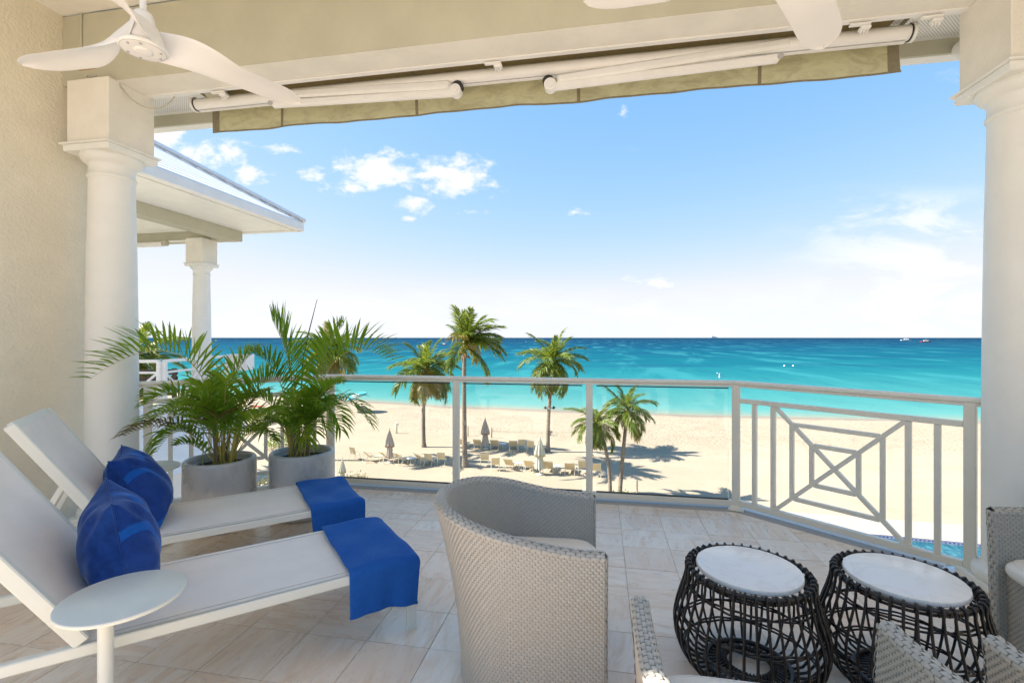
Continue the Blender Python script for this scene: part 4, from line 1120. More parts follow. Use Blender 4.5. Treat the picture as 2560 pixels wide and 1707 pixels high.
# ------------------------------------------------------------------ rattan drum tables
RT = {}
def rprof(q):    # half profile of the cage, q 0 top .. 1 bottom
    pts = [(.245, .428), (.258, .36), (.286, .27), (.300, .20), (.293, .13), (.268, .07), (.228, .02)]
    x = q*(len(pts)-1); i = min(int(x), len(pts)-2); t = x-i
    p0 = pts[max(i-1, 0)]; p1 = pts[i]; p2 = pts[i+1]; p3 = pts[min(i+2, len(pts)-1)]
    def cr(a, b, c, d): return .5*((2*b)+(-a+c)*t+(2*a-5*b+4*c-d)*t*t+(-a+3*b-3*c+d)*t**3)
    return cr(p0[0], p1[0], p2[0], p3[0]), cr(p0[1], p1[1], p2[1], p3[1])
def build_drum(r, d, label):
    t = thing('drum_table', label, 'side table', cw(r, d, 0), R(17*d), 'black rattan drum tables with marble tops')
    K = MAT['rattan']
    if not RT:
        NC = 40
        pts = [Vector((.226, 0, .405)), Vector((.229, 0, .428)), Vector((.236, 0, .447)), Vector((.247, 0, .449)), Vector((.256, 0, .436))]
        for k in range(1, 15):
            x, z = rprof(k/14); pts.append(Vector((x+.006, 0, z)))
        pts += [Vector((.20, 0, .012)), Vector((.15, 0, .020)), Vector((.10, 0, .034))]
        RT['cane'] = MB().tube(pts, .0057, 6).mesh('cane', K)
        def ring(R_, z, rad, n=64, amp=0, fr=0, ph=0): return MB().tube([(R_*math.cos(2*math.pi*i/n), R_*math.sin(2*math.pi*i/n), z+amp*math.sin(fr*2*math.pi*i/n+ph)) for i in range(n)], rad, 6, closed=True)
        RT['top_ring'] = ring(.243, .436, .0095).mesh('top_ring', K)
        RT['inner_ring'] = ring(.226, .410, .006).mesh('inner_ring', K)
        RT['base_ring'] = ring(.170, .026, .012).mesh('base_ring', K)
        co = MB(); co.tube([(.10*math.cos(2*math.pi*i/48), .10*math.sin(2*math.pi*i/48), .036) for i in range(48)], .010, 8, closed=True)
        for i in range(44):
            a = 2*math.pi*i/44; c = Vector((.10*math.cos(a), .10*math.sin(a), .036)); rd = Vector((math.cos(a), math.sin(a), 0))
            co.tube([c+rd*.0125*math.cos(b)+Vector((0, 0, .0125*math.sin(b)))+Vector((-math.sin(a), math.cos(a), 0))*.002*b for b in [k*math.pi/4 for k in range(9)]], .0042, 5)
        RT['wrapped'] = co
        RT['strands'] = []
        for q0 in (.16, .40, .62, .83):
            for sgn in (-1, 1):
                n = 160; P = []
                for i in range(n):
                    a = 2*math.pi*i/n; q = q0+sgn*.018*math.sin(3*a+q0*20)+.003*math.sin(20*a)
                    x, z = rprof(min(.99, max(.02, q))); P.append(((x-.004)*math.cos(a), (x-.004)*math.sin(a), z))
                RT['strands'].append(MB().tube(P, .0047, 5, closed=True).mesh('weaving_strand', K))
        RT['wrap_mesh'] = co.mesh('wrapped_ring', K)
        RT['top'] = MB().lathe([(0, .430), (.204, .430), (.211, .436), (.2125, .446), (.210, .453), (.206, .455), (0, .455)], 72).mesh('marble_top', MAT['marble'], 40)
        RT['n'] = NC
    for k in range(RT['n']): inst('cane', RT['cane'], t, Matrix.Rotation(2*math.pi*k/RT['n'], 4, 'Z'))
    for nme in ('top_ring', 'inner_ring', 'base_ring'): inst(nme, RT[nme], t)
    o = inst('wrapped_ring', RT['wrap_mesh'], t); o['kind'] = 'stuff'
    for m in RT['strands']: inst('weaving_strand', m, t)
    inst('marble_top', RT['top'], t)
    return t
build_drum(1.030, 2.094, 'black rattan drum table with white marble top, nearer the woven chair in the middle')
build_drum(1.645, 2.018, 'black rattan drum table with streaked marble top, nearer the right column')

# ------------------------------------------------------------------ woven tub chairs
def weave(mb, f, nu, nv, h=.0012, vfill=.475, ulen=.93):
    """horizontal strands arching over every other upright; f(u, v) -> point, normal"""
    for j in range(nv):
        vc = (j+.5)/nv
        for i in range(nu+1):
            if (i+j) % 2: continue
            cols = []
            for (du, hh) in ((-ulen, -.7), (-.45, 1.0), (.45, 1.0), (ulen, -.7)):
                u = (i+du)/nu
                if u < 0: u = 0
                if u > 1: u = 1
                for (dv, e) in ((-vfill, -.45), (0, 0), (vfill, -.45)):
                    p, n = f(u, vc+dv/nv); cols.append(p+n*h*(hh+e))
            b = len(mb.v)
            mb.v += [tuple(c) for c in cols]
            for a in range(3):
                for c in range(2):
                    mb.f.append((b+a*3+c, b+(a+1)*3+c, b+(a+1)*3+c+1, b+a*3+c+1)); mb.sm.append(True)
CH = {}
def chair_meshes():
    XA, YW, BK, TH = .37, .362, .362, .048
    La = XA; Lc = math.pi*BK/2*1.0
    tot = 2*La+math.pi*BK
    def plan(p, off=0.0):      # p 0..1 from the left arm front round the back to the right arm front
        s = p*tot
        if s < La: return Vector((XA-s, YW-off, 0)), Vector((0, 1, 0))
        if s > tot-La: return Vector((s-(tot-La), -YW+off, 0)), Vector((0, -1, 0))
        a = math.pi/2+(s-La)/(math.pi*BK)*math.pi
        return Vector(((BK-off)*math.cos(a), (YW-off)*math.sin(a), 0)), Vector((math.cos(a), math.sin(a), 0))
    def rim(p):
        x = plan(p)[0].x; return .757-.097*smooth01((x+.36)/.70)
    def lean(q, z, zr):        # narrower towards the floor, flaring out near the top of the back
        k = (max(0, z)/zr)**1.9
        sx = (.64+.36*k) if q.x < 0 else 1.0
        return Vector((q.x*sx, q.y*(.93+.07*k), z))
    def outer(p, v):
        zr = rim(p)-.022; q, n = plan(p); z = .025+(zr-.025)*v; return lean(q, z, rim(p)), n
    def inner(p, v):
        zr = rim(p)-.022; q, n = plan(p, TH); z = .03+(zr-.03)*v; return lean(q, z, rim(p)), -n
    def rimf(p, v):
        q0, n = plan(p, TH/2); c = lean(q0, rim(p)-.024, rim(p)); a = math.pi*v
        nn = n*math.cos(a)+Vector((0, 0, 1))*math.sin(a); return c+Vector((n.x, n.y, 0))*math.cos(a)*(TH/2+.003)+Vector((0, 0, 1))*math.sin(a)*.023, nn
    def endf(sg):
        def f(u, v):
            p = 0.0 if sg > 0 else 1.0
            z = lerp(.03, rim(p)-.015, u); q0, _ = plan(p, TH/2); c = lean(q0, z, rim(p)); a = math.pi*v
            n = Vector((math.sin(a), -sg*math.cos(a)*1.0, 0)); return c+Vector((math.sin(a)*.010, -sg*math.cos(a)*(TH/2+.002), 0)), n
        return f
    def apron(u, v):
        return Vector((.335, lerp(-.30, .30, u), lerp(.03, .365, v))), Vector((1, 0, 0))
    w = MB()
    weave(w, outer, 176, 56); weave(w, inner, 160, 56); weave(w, lambda p, v: rimf(p, v), 104, 7, h=.002)
    for sg in (1, -1): weave(w, endf(sg), 26, 6, h=.002)
    weave(w, apron, 52, 26)
    CH['weave'] = w.mesh('wicker_weave', MAT['wicker'])
    core = MB()
    ins = lambda f: (lambda u, v: f(u, v)[0]-f(u, v)[1]*.0035)
    core.grid(ins(outer), 80, 10); core.grid(ins(inner), 80, 8, flip=True); core.grid(ins(lambda p, v: rimf(p, v)), 80, 8)
    for sg in (1, -1): core.grid(ins(endf(sg)), 10, 6)
    core.grid(ins(apron), 1, 1)
    CH['core'] = core.mesh('shell', MAT['wicker_core'])
    CH['deck'] = MB().box((.10, 0, .34), (.46, .56, .03)).mesh('seat_deck', MAT['wicker_core'])
    # rounded seat cushion that follows the tub
    def cush(u, v):
        a = u*2*math.pi; c, s_ = math.cos(a), math.sin(a)
        ex = 2/9 if c > 0 else 2/2.2
        x = math.copysign(abs(c)**ex, c)*(.385 if c > 0 else .205); y = math.copysign(abs(s_)**(2/6 if c > 0 else 2/2.6), s_)*.309
        b = (v-.5)*math.pi; rr = abs(math.cos(b))**.2; zz = math.copysign(abs(math.sin(b))**.75, math.sin(b))
        return Vector((x*rr+.0, y*rr, .405+zz*(.044+.014*(1-rr))))
    CH['cushion'] = MB().grid(cush, 64, 28, closed_u=True).mesh('seat_cushion', MAT['cushion_white'])
    pip = MB(); pip.tube([cush(i/64, .74)+Vector((0, 0, .001)) for i in range(64)], .0028, 6, closed=True); CH['piping'] = pip.mesh('piping', MAT['cushion_white'])
    CH['foot'] = MB().tube([(0, 0, 0), (0, 0, .03)], .02, 12).mesh('foot', MAT['dark_rubber'])
chair_meshes()
def build_chair(r, d, ang, label):
    t = thing('tub_chair', label, 'armchair', cw(r, d, 0), ang+T, 'pale woven tub chairs with white cushions')
    inst('shell', CH['core'], t); o = inst('wicker_weave', CH['weave'], t); o['kind'] = 'stuff'
    inst('seat_deck', CH['deck'], t); c = inst('seat_cushion', CH['cushion'], t); inst('piping', CH['piping'], c)
    for x, y in ((.28, .28), (.28, -.28), (-.15, .2), (-.15, -.2)): inst('foot', CH['foot'], t, Matrix.Translation((x, y, 0)))
    return t
build_chair(.012, 2.150, R(-6.1), 'pale woven tub chair in the centre, its side to the camera')
build_chair(.652, 1.047, R(79), 'woven tub chair at the bottom edge with only its two arm tips in view')
build_chair(1.545, .852, R(79), 'woven tub chair in the bottom right corner, one arm tip in view')
build_chair(2.545, 1.849, R(169.6), 'woven tub chair against the right column with white cushion in view')

# ================================================================== NEIGHBOURING VILLA
def build_villa():
    W = MAT['white_paint']; B = MAT['cream_beam']
    n = NT('metal_shingles'); v = n.pos(); a = n.noise(v, 3, 5, .6)
    n.set(Base_Color=n.mix(n.rng(a, .3, .7), (.76, .75, .74), (.83, .82, .81)), Roughness=.7, Specular_IOR_Level=.2); MAT['shingle'] = n.m
    t = thing('neighbouring_villa', 'neighbouring villa with white hipped roof seen past the left column', 'house', (-9, 8, 0))
    def P(x, y, z): return Vector((x+9, y-8, z))
    MB().box(P(-11.0, 6.4, 3.66), (9.7, 4.72, .05)).build('soffit', W, t)
    # beams under the eave
    MB().box(P(-7.41, 6.25, 3.53), (.28, 5.0, .20)).build('side_beam', B, t)
    MB().box(P(-11.28, 8.60, 3.531), (7.45, .27, .198)).build('front_beam', B, t)
    MB().box(P(-11.2, 6.1, 3.62), (7.2, 4.6, .03)).build('porch_ceiling', MAT['ceiling_paint'], t)
    MB().box(P(-13.2, 5.0, 1.7), (.2, 7, 3.6)).build('side_wall', MAT['cream_stucco'], t)
    # gutters
    MB().box(P(-6.03, 6.46, 3.71), (.13, 4.84, .18), bev=.02).build('gutter', W, t)
    MB().box(P(-11.0, 8.87, 3.71), (10.05, .13, .18), bev=.02).build('gutter', W, t)
    # hipped roof laid in courses of shingles
    ex, ey, ez = -5.99, 8.92, 3.80; pit = .594; N = 26; run = 4.2
    for k in range(N):
        o0 = run*k/N; o1 = run*(k+1)/N+.02
        z0 = ez+o0*pit+.011; z1 = ez+o1*pit+.002
        mb = MB(); mb.add([P(ex-o0, 3.7, z0), P(ex-o0, ey-o0, z0), P(ex-o1, ey-o1, z1), P(ex-o1, 3.7, z1), P(ex-o0, 3.7, z0-.016), P(ex-o0, ey-o0, z0-.016)],
                          [(0, 1, 2, 3), (4, 5, 1, 0)])
        mb.build('roof_course', MAT['shingle'], t)
        mb = MB(); mb.add([P(-15.8+o0*.0, ey-o0, z0), P(ex-o0, ey-o0, z0), P(ex-o1, ey-o1, z1), P(-15.8, ey-o1, z1)], [(3, 2, 1, 0)])
        mb.build('roof_course', MAT['shingle'], t)
    MB().bar(P(ex+.03, ey+.03, ez+.03), P(ex-run, ey-run, ez+run*pit+.05), .17, .06, bev=.02).build('hip_cap', MAT['shingle'], t)
    # its own folded awning
    m = MB(); m.tube([P(-13, 8.30, 3.345), P(-8.72, 8.30, 3.345)], .05, 14); m.build('awning_tube', W, t)
    MB().box(P(-8.66, 8.30, 3.37), (.10, .10, .12), bev=.02).build('awning_bracket', B, t)
    m = MB(); m.tube([P(-8.6, 8.33, 3.40), P(-8.05, 8.33, 3.40)], .02, 10); m.build('awning_bar', W, t)
build_villa()
column('column', -7.93, 8.42, 'slender white column of the neighbouring villa, beyond the palms', group='round white columns at the balcony corners')
def build_terrace():
    pts = [(-4.45, 3.43), (-4.45, 5.05), (-7.15, 8.72), (-13, 8.8), (-13, 3.43)]
    o = MB().prism(pts, -.32, -.006).build('terrace', MAT['bullnose']); tag(o, kind='structure')
    M_ = MAT['rail_paint']
    t = thing('terrace_railing', 'white railing of the neighbouring terrace with crossed bars', 'railing', cw(-6.2, 7.5, 0), T)
    def run(a, b, nb):
        a = Vector((a[0]+6.2, a[1]-7.5, 0)); b = Vector((b[0]+6.2, b[1]-7.5, 0)); d = (b-a); L = d.length; d.normalize()
        up = Vector((-d.y, d.x, 0))
        for z, w in ((1.08, .06), (.90, .04), (.10, .045)): MB().bar(a+Vector((0, 0, z)), b+Vector((0, 0, z)), w, w*.8).build('rail', W_, t)
        for k in range(nb+1):
            p = a+d*L*k/nb; MB().box(p+Vector((0, 0, .54)), (.055, .055, 1.08)).build('post', W_, t)
        for k in range(nb):
            p = a+d*(L*k/nb+.04); q = a+d*(L*(k+1)/nb-.04)
            MB().bar(p+Vector((0, 0, .13)), q+Vector((0, 0, .88)), .03, .03, up=up).build('diagonal_bar', W_, t)
            MB().bar(p+Vector((0, 0, .88)), q+Vector((0, 0, .13)), .026, .026, up=up).build('diagonal_bar', W_, t)
    W_ = MAT['white_paint']
    run((-9.4, 7.45), (-5.55, 7.55), 4); run((-5.50, 7.60), (-5.75, 9.70), 2)
    MB().box(Vector((.62, 2.35, .95)), (.42, .3, .32)).build('corner_box', W_, t)
    c = thing('terrace_bench', 'dark brown wooden bench on the neighbouring terrace behind the railing', 'bench', cw(-6.85, 8.6, 0), T+.2)
    BR = MAT['bench_wood'] = mk_plain('bench_wood', (.10, .065, .045), .6)
    for y in (-.2, -.07, .07, .2): MB().box((0, y, .42), (1.3, .11, .03), bev=.004).build('slat', BR, c)
    for z in (.55, .68, .81): MB().box((0, .28, z), (1.3, .025, .10), bev=.004).build('slat', BR, c)
    for x in (-.6, .6):
        for y in (-.22, .26): MB().box((x, y, .2 if y < 0 else .44), (.06, .06, .4 if y < 0 else .88)).build('leg', BR, c)
build_terrace()

# ================================================================== COCONUT PALMS
PF = {}
def coco_frond(L, droop, seed, sweep=0.0):
    n = 14; pts = [Vector((0, 0, 0))]; a = 0.0
    for i in range(n):
        q = (i+.5)/n; a = -droop*q**1.4; y = sweep*q*q
        pts.append(pts[-1]+Vector((math.cos(a)*math.cos(y), math.sin(y), math.sin(a))).normalized()*L/n)
    rng = random.Random(seed); lf = MB()
    lf.tube(pts, [.035*(1-.85*i/n) for i in range(n+1)], 4)
    NP = 58
    for k in range(NP):
        tt = .12+.88*(k+.5)/NP; x = tt*n; i = min(int(x), n-1); p = pts[i].lerp(pts[i+1], x-i)
        tg = (pts[i+1]-pts[i]).normalized(); sd = tg.cross(Vector((0, 0, 1)))
        if sd.length < .15: sd = Vector((0, -1, 0))
        sd.normalize(); nu = sd.cross(tg)
        ll = L*.30*(.35+.65*math.sin(math.pi*(.14+.80*tt))**.8)*rng.uniform(.8, 1.15)
        for sg in (-1, 1):
            if rng.random() < .05: continue
            an = R(lerp(58, 24, tt)+rng.uniform(-9, 9)); d = (tg*math.cos(an)+sd*sg*math.sin(an)+nu*rng.uniform(.05, .35)).normalized()
            w = .024*L/3*rng.uniform(.8, 1.3)+.006; wd = d.cross(nu).normalized(); wd = (wd*.8+nu*rng.uniform(-.7, .7)).normalized()
            g = rng.uniform(.55, 1.15); P1 = p+d*ll*.5+Vector((0, 0, -ll*.10*g)); P2 = p+d*ll*.86+Vector((0, 0, -ll*.50*g))
            lf.add([p-wd*w*.5, p+wd*w*.5, P1-wd*w, P1+wd*w, P2], [(0, 1, 3, 2), (2, 3, 4)], None, True)
    return lf
for i, (dr, sw) in enumerate(((.5, .1), (.95, -.15), (1.35, .2), (1.75, -.1), (1.15, .45))):
    PF[i] = coco_frond(3.0, dr, 40+i, sw).mesh('frond', MAT['coco_leaf'])
    PF[('old', i)] = PF[i].copy(); PF[('old', i)].materials[0] = MAT['coco_old']
def build_coco(name, label, base, top, L, nf, seed, rad=(.19, .12), wind=None, ctrl=None, group='coconut palms on the beach', husk=False, el_hi=82, el_lo=-35, old=.22, extra=()):
    t = thing(name, label, 'palm tree', base, 0, group)
    rng = random.Random(seed); top = Vector(top)-Vector(base)
    c = Vector(ctrl)-Vector(base) if ctrl is not None else Vector((top.x*.15, top.y*.15, top.z*.55))
    pts = bez([Vector((0, 0, -.15)), c, top], 26)
    rs = [lerp(rad[0], rad[1], i/26)*(1.0+.45*max(0, 1-i/2.5))*(1+.03*math.sin(i*2.3)) for i in range(27)]
    m = MB(); m.tube(pts, rs, 12); m.build('trunk', MAT['bark'], t)
    m = MB(); m.tube([top+Vector((0, 0, -.30)), top+Vector((0, 0, .12)), top+Vector((0, 0, .45))], [rad[1]*1.15, rad[1]*1.35, .03], 10); m.build('crown_shaft', MAT['coco_old'], t)
    sc = L/3.0
    for k in range(nf):
        q = (k+.5)/nf
        el = lerp(el_hi, el_lo, q**.85)+rng.uniform(-8, 8); az = k*2.39996+rng.uniform(-.3, .3)
        if wind is not None:      # trade wind pushes the fronds to one side
            dd = math.atan2(math.sin(wind-az), math.cos(wind-az)); az += dd*.38; el -= 14*math.cos(dd)*(-1 if el < 20 else 1)*.5
        v = 0 if el > 55 else (1 if el > 25 else (4 if el > 8 else (2 if el > -12 else 3)))
        if rng.random() < .25: v = rng.choice((1, 2, 4))
        key = ('old', v) if (q > .72 and rng.random() < old*2.2) or rng.random() < old*.15 else v
        s = sc*rng.uniform(.85, 1.12)*(.82 if el > 60 else 1)
        inst('frond', PF[key], t, Matrix.Translation(top+Vector((0, 0, .1))) @ Matrix.Rotation(az, 4, 'Z') @ Matrix.Rotation(-R(el), 4, 'Y') @ Matrix.Rotation(rng.uniform(-.5, .5), 4, 'X') @ Matrix.Scale(s, 4))
    for (az, el, v, s) in extra:
        inst('frond', PF[v], t, Matrix.Translation(top+Vector((0, 0, -.1))) @ Matrix.Rotation(az, 4, 'Z') @ Matrix.Rotation(-R(el), 4, 'Y') @ Matrix.Scale(sc*s, 4))
    if husk:
        m = MB()
        for k in range(26):
            a = rng.uniform(0, 6.28); z = rng.uniform(-.95, .15); r0 = rad[1]+.02
            p = top+Vector((math.cos(a)*r0, math.sin(a)*r0, z)); q2 = p+Vector((math.cos(a)*rng.uniform(.1, .32), math.sin(a)*rng.uniform(.1, .32), rng.uniform(-.35, .1)))
            m.tube([p, (p+q2)/2+Vector((0, 0, .05)), q2], [.05, .04, .015], 5)
        o = m.build('dead_husk', MAT['husk'], t); o['kind'] = 'stuff'
    for k in range(5):
        a = rng.uniform(0, 6.28); m = MB().lathe([(0, -.13), (.07, -.10), (.10, 0), (.075, .1), (0, .14)], 10)
        o = m.build('coconut', MAT['coco_old'], t); o.location = top+Vector((math.cos(a)*.22, math.sin(a)*.22, -.12-rng.uniform(0, .15)))
    return t
def gnd(u, v): return onz(u, v, GZ)
def over(u, v, base):      # a point at the depth of `base`, seen at pixel height v
    d = -base[0]*ST+base[1]*CT; return at(u, v, d)
b = gnd(1060, 1117); build_coco('coconut_palm', 'full coconut palm left of centre, its trunk base left of a glass panel post', b, over(1066, 925, b), 3.15, 32, 11, (.165, .13), wind=None, el_lo=-48, ctrl=over(1055, 1010, b))
b = gnd(1163, 1167); build_coco('coconut_palm', 'tallest coconut palm, windswept crown above the horizon and brown husks below it', b, over(1162, 862, b), 3.0, 28, 14, (.185, .13), wind=T+.1, el_lo=5, husk=True, old=.05, ctrl=over(1158, 1000, b), extra=((T+.25, -28, 4, 1.05), (T+.05, -34, 1, .95), (T+2.4, 62, 1, .8)))
b = gnd(1370, 1129); build_coco('coconut_palm', 'coconut palm right of centre with small floodlights strapped to its trunk', b, over(1384, 905, b), 2.9, 34, 17, (.16, .13), wind=None, el_hi=86, el_lo=-46, ctrl=over(1368, 1020, b))
b = gnd(820, 1150); build_coco('coconut_palm', 'yellowing coconut palm half hidden behind the potted areca palms', b, over(826, 880, b), 2.6, 30, 23, (.17, .13), wind=None, el_lo=-50, old=.55)
b = cw(-24.5, 30.5, GZ); build_coco('coconut_palm', 'coconut palm partly hidden behind the left column and terrace railing', b, cw(-24.2, 30.5, GZ+7.45), 3.0, 26, 29, (.2, .15), wind=T, el_lo=-60, old=.4)
b = cw(5.45, 26.7, GZ); build_coco('young_palm', 'shorter young palm of the leaning pair, left one with lower crown', b, over(1492, 1062, b), 1.75, 26, 31, (.11, .08), el_lo=-50, ctrl=over(1528, 1130, b), group='pair of young palms by the railing', old=.2)
b = cw(5.95, 26.6, GZ); build_coco('young_palm', 'taller young palm of the leaning pair, right one with higher crown', b, over(1568, 1030, b), 1.85, 26, 37, (.12, .085), el_lo=-35, ctrl=over(1555, 1150, b), group='pair of young palms by the railing', old=.1)
b = gnd(1370, 1129); f = thing('floodlight', 'twin dark floodlights strapped to the trunk of a coconut palm', 'floodlight', over(1374, 1020, b))
m = MB(); m.tube([(0, 0, -.04), (0, 0, .04)], .19, 14); m.build('strap', MAT['screw_grey'], f)
for sx in (-1, 1):
    m = MB(); m.lathe([(0, -.10), (.07, -.10), (.12, .08), (.11, .10), (0, .10)], 12, Matrix.Translation((sx*.32*CT, sx*.32*ST-.05, .03)) @ Matrix.Rotation(sx*.6, 4, 'Y')); m.build('lamp_head', MAT['dark_rubber'], f)
    m = MB(); m.tube([(sx*.15*CT, sx*.15*ST, 0), (sx*.30*CT, sx*.30*ST, 0)], .02, 6); m.build('bracket', MAT['dark_rubber'], f)

# ================================================================== BEACH FURNITURE
mk_plain('cream_frame', (.74, .68, .54), .45); mk_fabric('cream_sling', (.66, .56, .36), 60, .1)
mk_fabric('parasol_tan', (.50, .43, .36), 20, .2); mk_fabric('parasol_pale', (.55, .54, .42), 20, .2)
BF = {}
def bf_meshes():
    fr = MB(); q = .014
    for sg in (-1, 1):
        y = sg*.31
        fr.tube([(.95, y, .30), (-.02, y, .30)], q, 6); fr.tube([(-.02, y, .30), (-.55, y, .86)], q, 6)
        fr.tube(bez([(.70, y, .0), (.66, y, .2), (.85, y, .30)], 6), q, 6); fr.tube([(.70, y, 0), (.30, y, .0)], .010, 6)
        fr.tube(bez([(-.45, y, 0), (-.10, y, .02), (-.05, y, .30)], 6), q, 6); fr.tube([(-.45, y, 0), (-.36, y, .64)], q, 6)
        fr.tube([(.20, y, .30), (.20, y, .50), (-.30, y, .55)], q, 6)
    fr.tube([(-.55, -.31, .86), (-.55, .31, .86)], q, 6); fr.tube([(.95, -.31, .30), (.95, .31, .30)], q, 6); fr.tube([(-.45, -.31, .02), (-.45, .31, .02)], q, 6)
    BF['ch_frame'] = fr.mesh('frame', MAT['cream_frame'])
    BF['ch_back'] = MB().grid(lambda u, v: Vector((lerp(-.03, -.535, u)+.03*math.sin(math.pi*u), lerp(-.30, .30, v), lerp(.31, .845, u)-.02)), 8, 4).mesh('back_sling', MAT['cream_sling'])
    BF['ch_seat'] = MB().grid(lambda u, v: Vector((lerp(-.02, .93, u), lerp(-.30, .30, v), .30-.025*math.sin(math.pi*u))), 8, 4).mesh('seat_sling', MAT['cream_sling'])
    fr = MB()
    for sg in (-1, 1):
        y = sg*.27
        fr.tube(bez([(.30, y, 0), (.26, y, .3), (.24, y, .60), (-.16, y, .62)], 8), q, 6); fr.tube([(-.30, y, 0), (-.10, y, .40), (-.26, y, .92)], q, 6); fr.tube([(-.10, y, .40), (.27, y, .42)], q, 6)
    fr.tube([(-.26, -.27, .92), (-.26, .27, .92)], q, 6)
    BF['c_frame'] = fr.mesh('frame', MAT['cream_frame'])
    BF['c_back'] = MB().grid(lambda u, v: Vector((lerp(-.10, -.255, u), lerp(-.26, .26, v), lerp(.42, .90, u))), 4, 4).mesh('back_sling', MAT['cream_sling'])
    BF['c_seat'] = MB().grid(lambda u, v: Vector((lerp(-.09, .26, u), lerp(-.26, .26, v), .41-.02*math.sin(math.pi*u))), 4, 4).mesh('seat_sling', MAT['cream_sling'])
    BF['t_top'] = MB().lathe([(0, .42), (.27, .42), (.28, .435), (.27, .45), (0, .45)], 24).mesh('table_top', MAT['white_paint'])
    lg = MB()
    BF['t_leg'] = MB().tube(bez([(.22, 0, 0), (.15, 0, .2), (.20, 0, .42)], 5), .012, 6).mesh('leg', MAT['cream_frame'])
bf_meshes()
GRP = {'c': 'cream sling chaises on the beach', 'a': 'cream sling armchairs on the beach', 't': 'small round beach tables'}
def chaise(r, d, h, label):
    t = thing('beach_chaise', label, 'beach lounger', cw(r, d, GZ), T+h, GRP['c'])
    for n_, k in (('frame', 'ch_frame'), ('back_sling', 'ch_back'), ('seat_sling', 'ch_seat')): inst(n_, BF[k], t)
def armchair(r, d, h, label):
    t = thing('beach_armchair', label, 'beach chair', cw(r, d, GZ), T+h, GRP['a'])
    for n_, k in (('frame', 'c_frame'), ('back_sling', 'c_back'), ('seat_sling', 'c_seat')): inst(n_, BF[k], t)
def btable(r, d, label):
    t = thing('beach_table', label, 'beach table', cw(r, d, GZ), 0, GRP['t'])
    inst('table_top', BF['t_top'], t)
    for k in range(4): inst('leg', BF['t_leg'], t, Matrix.Rotation(math.pi/2*k+.3, 4, 'Z'))
def rd(u, v): d = HG*F/(v-844); return (u-1280)/F*d, d
ORD = ['first', 'second', 'third', 'fourth', 'fifth']
for i, (u, v) in enumerate(((915, 1155), (957, 1157), (993, 1160), (1046, 1164))):
    r, d = rd(u, v); chaise(r+.25, d+.2, R(38+3*i), ORD[i]+' cream chaise from the left in the nearest left beach row')
r, d = rd(1021, 1163); btable(r+.1, d+.3, 'small round table between the third and fourth chaises of the left beach row')
for (u, v, h, l) in ((884, 1150, 60, 'cream armchair alone at the far left end of the left beach row'), (1072, 1166, 75, 'low cream armchair right beside the last chaise of the left beach row'), (1104, 1164, 80, 'cream armchair at the right end of the left beach row')):
    r, d = rd(u, v); armchair(r, d+.2, R(h), l)
for i, (u, v) in enumerate(((1272, 1176), (1322, 1180), (1370, 1183), (1423, 1187))):
    r, d = rd(u, v); chaise(r+.1, d+.25, R(68+3*i), ORD[i]+' cream chaise from the left in the row near the pale parasol')
r, d = rd(1396, 1184); btable(r, d+.3, 'small round table between the two rightmost chaises of the pale parasol row')
r, d = rd(1297, 1176); btable(r, d+.4, 'small round table right of the first chaise in the pale parasol row')
for (u, v, h, l) in ((1211, 1166, 95, 'cream armchair at the left end of the pale parasol row'), (1238, 1178, 95, 'low cream armchair just left of the first chaise near the pale parasol'), (1457, 1186, 85, 'cream armchair right of the last chaise near the pale parasol'), (1492, 1194, 85, 'cream armchair beside the trunk of the leaning palm pair')):
    r, d = rd(u, v); armchair(r, d+.2, R(h), l)
for i, (u, v) in enumerate(((1152, 1121), (1193, 1123), (1235, 1124), (1281, 1126))):
    r, d = rd(u, v); chaise(r+.1, d+.2, R(72+4*i), ORD[i]+' cream chaise from the left in the farthest beach row')
r, d = rd(1257, 1124); btable(r, d+.3, 'small round table between the last two chaises of the farthest beach row')
for (u, v, h, l) in ((1305, 1126, 88, 'cream armchair right of the last chaise in the farthest beach row'), (1327, 1130, 80, 'low cream armchair at the right end of the farthest beach row')):
    r, d = rd(u, v); armchair(r, d, R(h), l)

def parasol(u, vb, vt, mat, label, seed, cut=.33):
    r, d = rd(u, vb); H = (vb-vt)/F*d
    t = thing('closed_parasol', label, 'beach umbrella', cw(r, d, GZ), 0, 'closed parasols among the beach chairs')
    m = MB(); m.tube([(0, 0, 0), (0, 0, H)], .024, 8); m.build('pole', MAT['cream_frame'], t)
    m = MB(); m.lathe([(0, 0), (.24, 0), (.25, .03), (.08, .07), (0, .07)], 20); m.build('base', MAT['cream_frame'], t)
    rng = random.Random(seed); ph = rng.uniform(0, 6)
    z0 = H*.16; zt = H*.985; tie = .40
    def f(a, v):
        th = a*2*math.pi; z = lerp(z0, zt, v)
        if v < tie: w = lerp(.25, .15, v/tie)
        else: w = lerp(.30, .02, ((v-tie)/(1-tie))**1.25)
        w *= H/2.4
        w *= 1+.24*math.sin(8*th+ph)*(1 if v < .9 else .3)+.06*math.sin(3*th+v*4)
        return Vector((w*math.cos(th), w*math.sin(th), z-.05*math.sin(8*th+ph)*(1-v)))
    lo = MB().grid(lambda a, v: f(a, v*tie), 64, 10, closed_u=True); lo.build('lower_folds', mat, t)
    up = MB().grid(lambda a, v: f(a, tie*.98+v*(1-tie*.98)), 64, 14, closed_u=True); up.build('canopy', mat, t)
    m = MB(); m.lathe([(0, H-.02), (.035, H-.01), (.02, H+.06), (0, H+.08)], 10); m.build('finial', MAT['cream_frame'], t)
parasol(974, 1156, 1072, MAT['parasol_tan'], 'closed tan parasol standing behind the left beach row', 1)
parasol(1213, 1122, 1044, MAT['parasol_tan'], 'closed tan parasol behind the farthest beach row', 2)
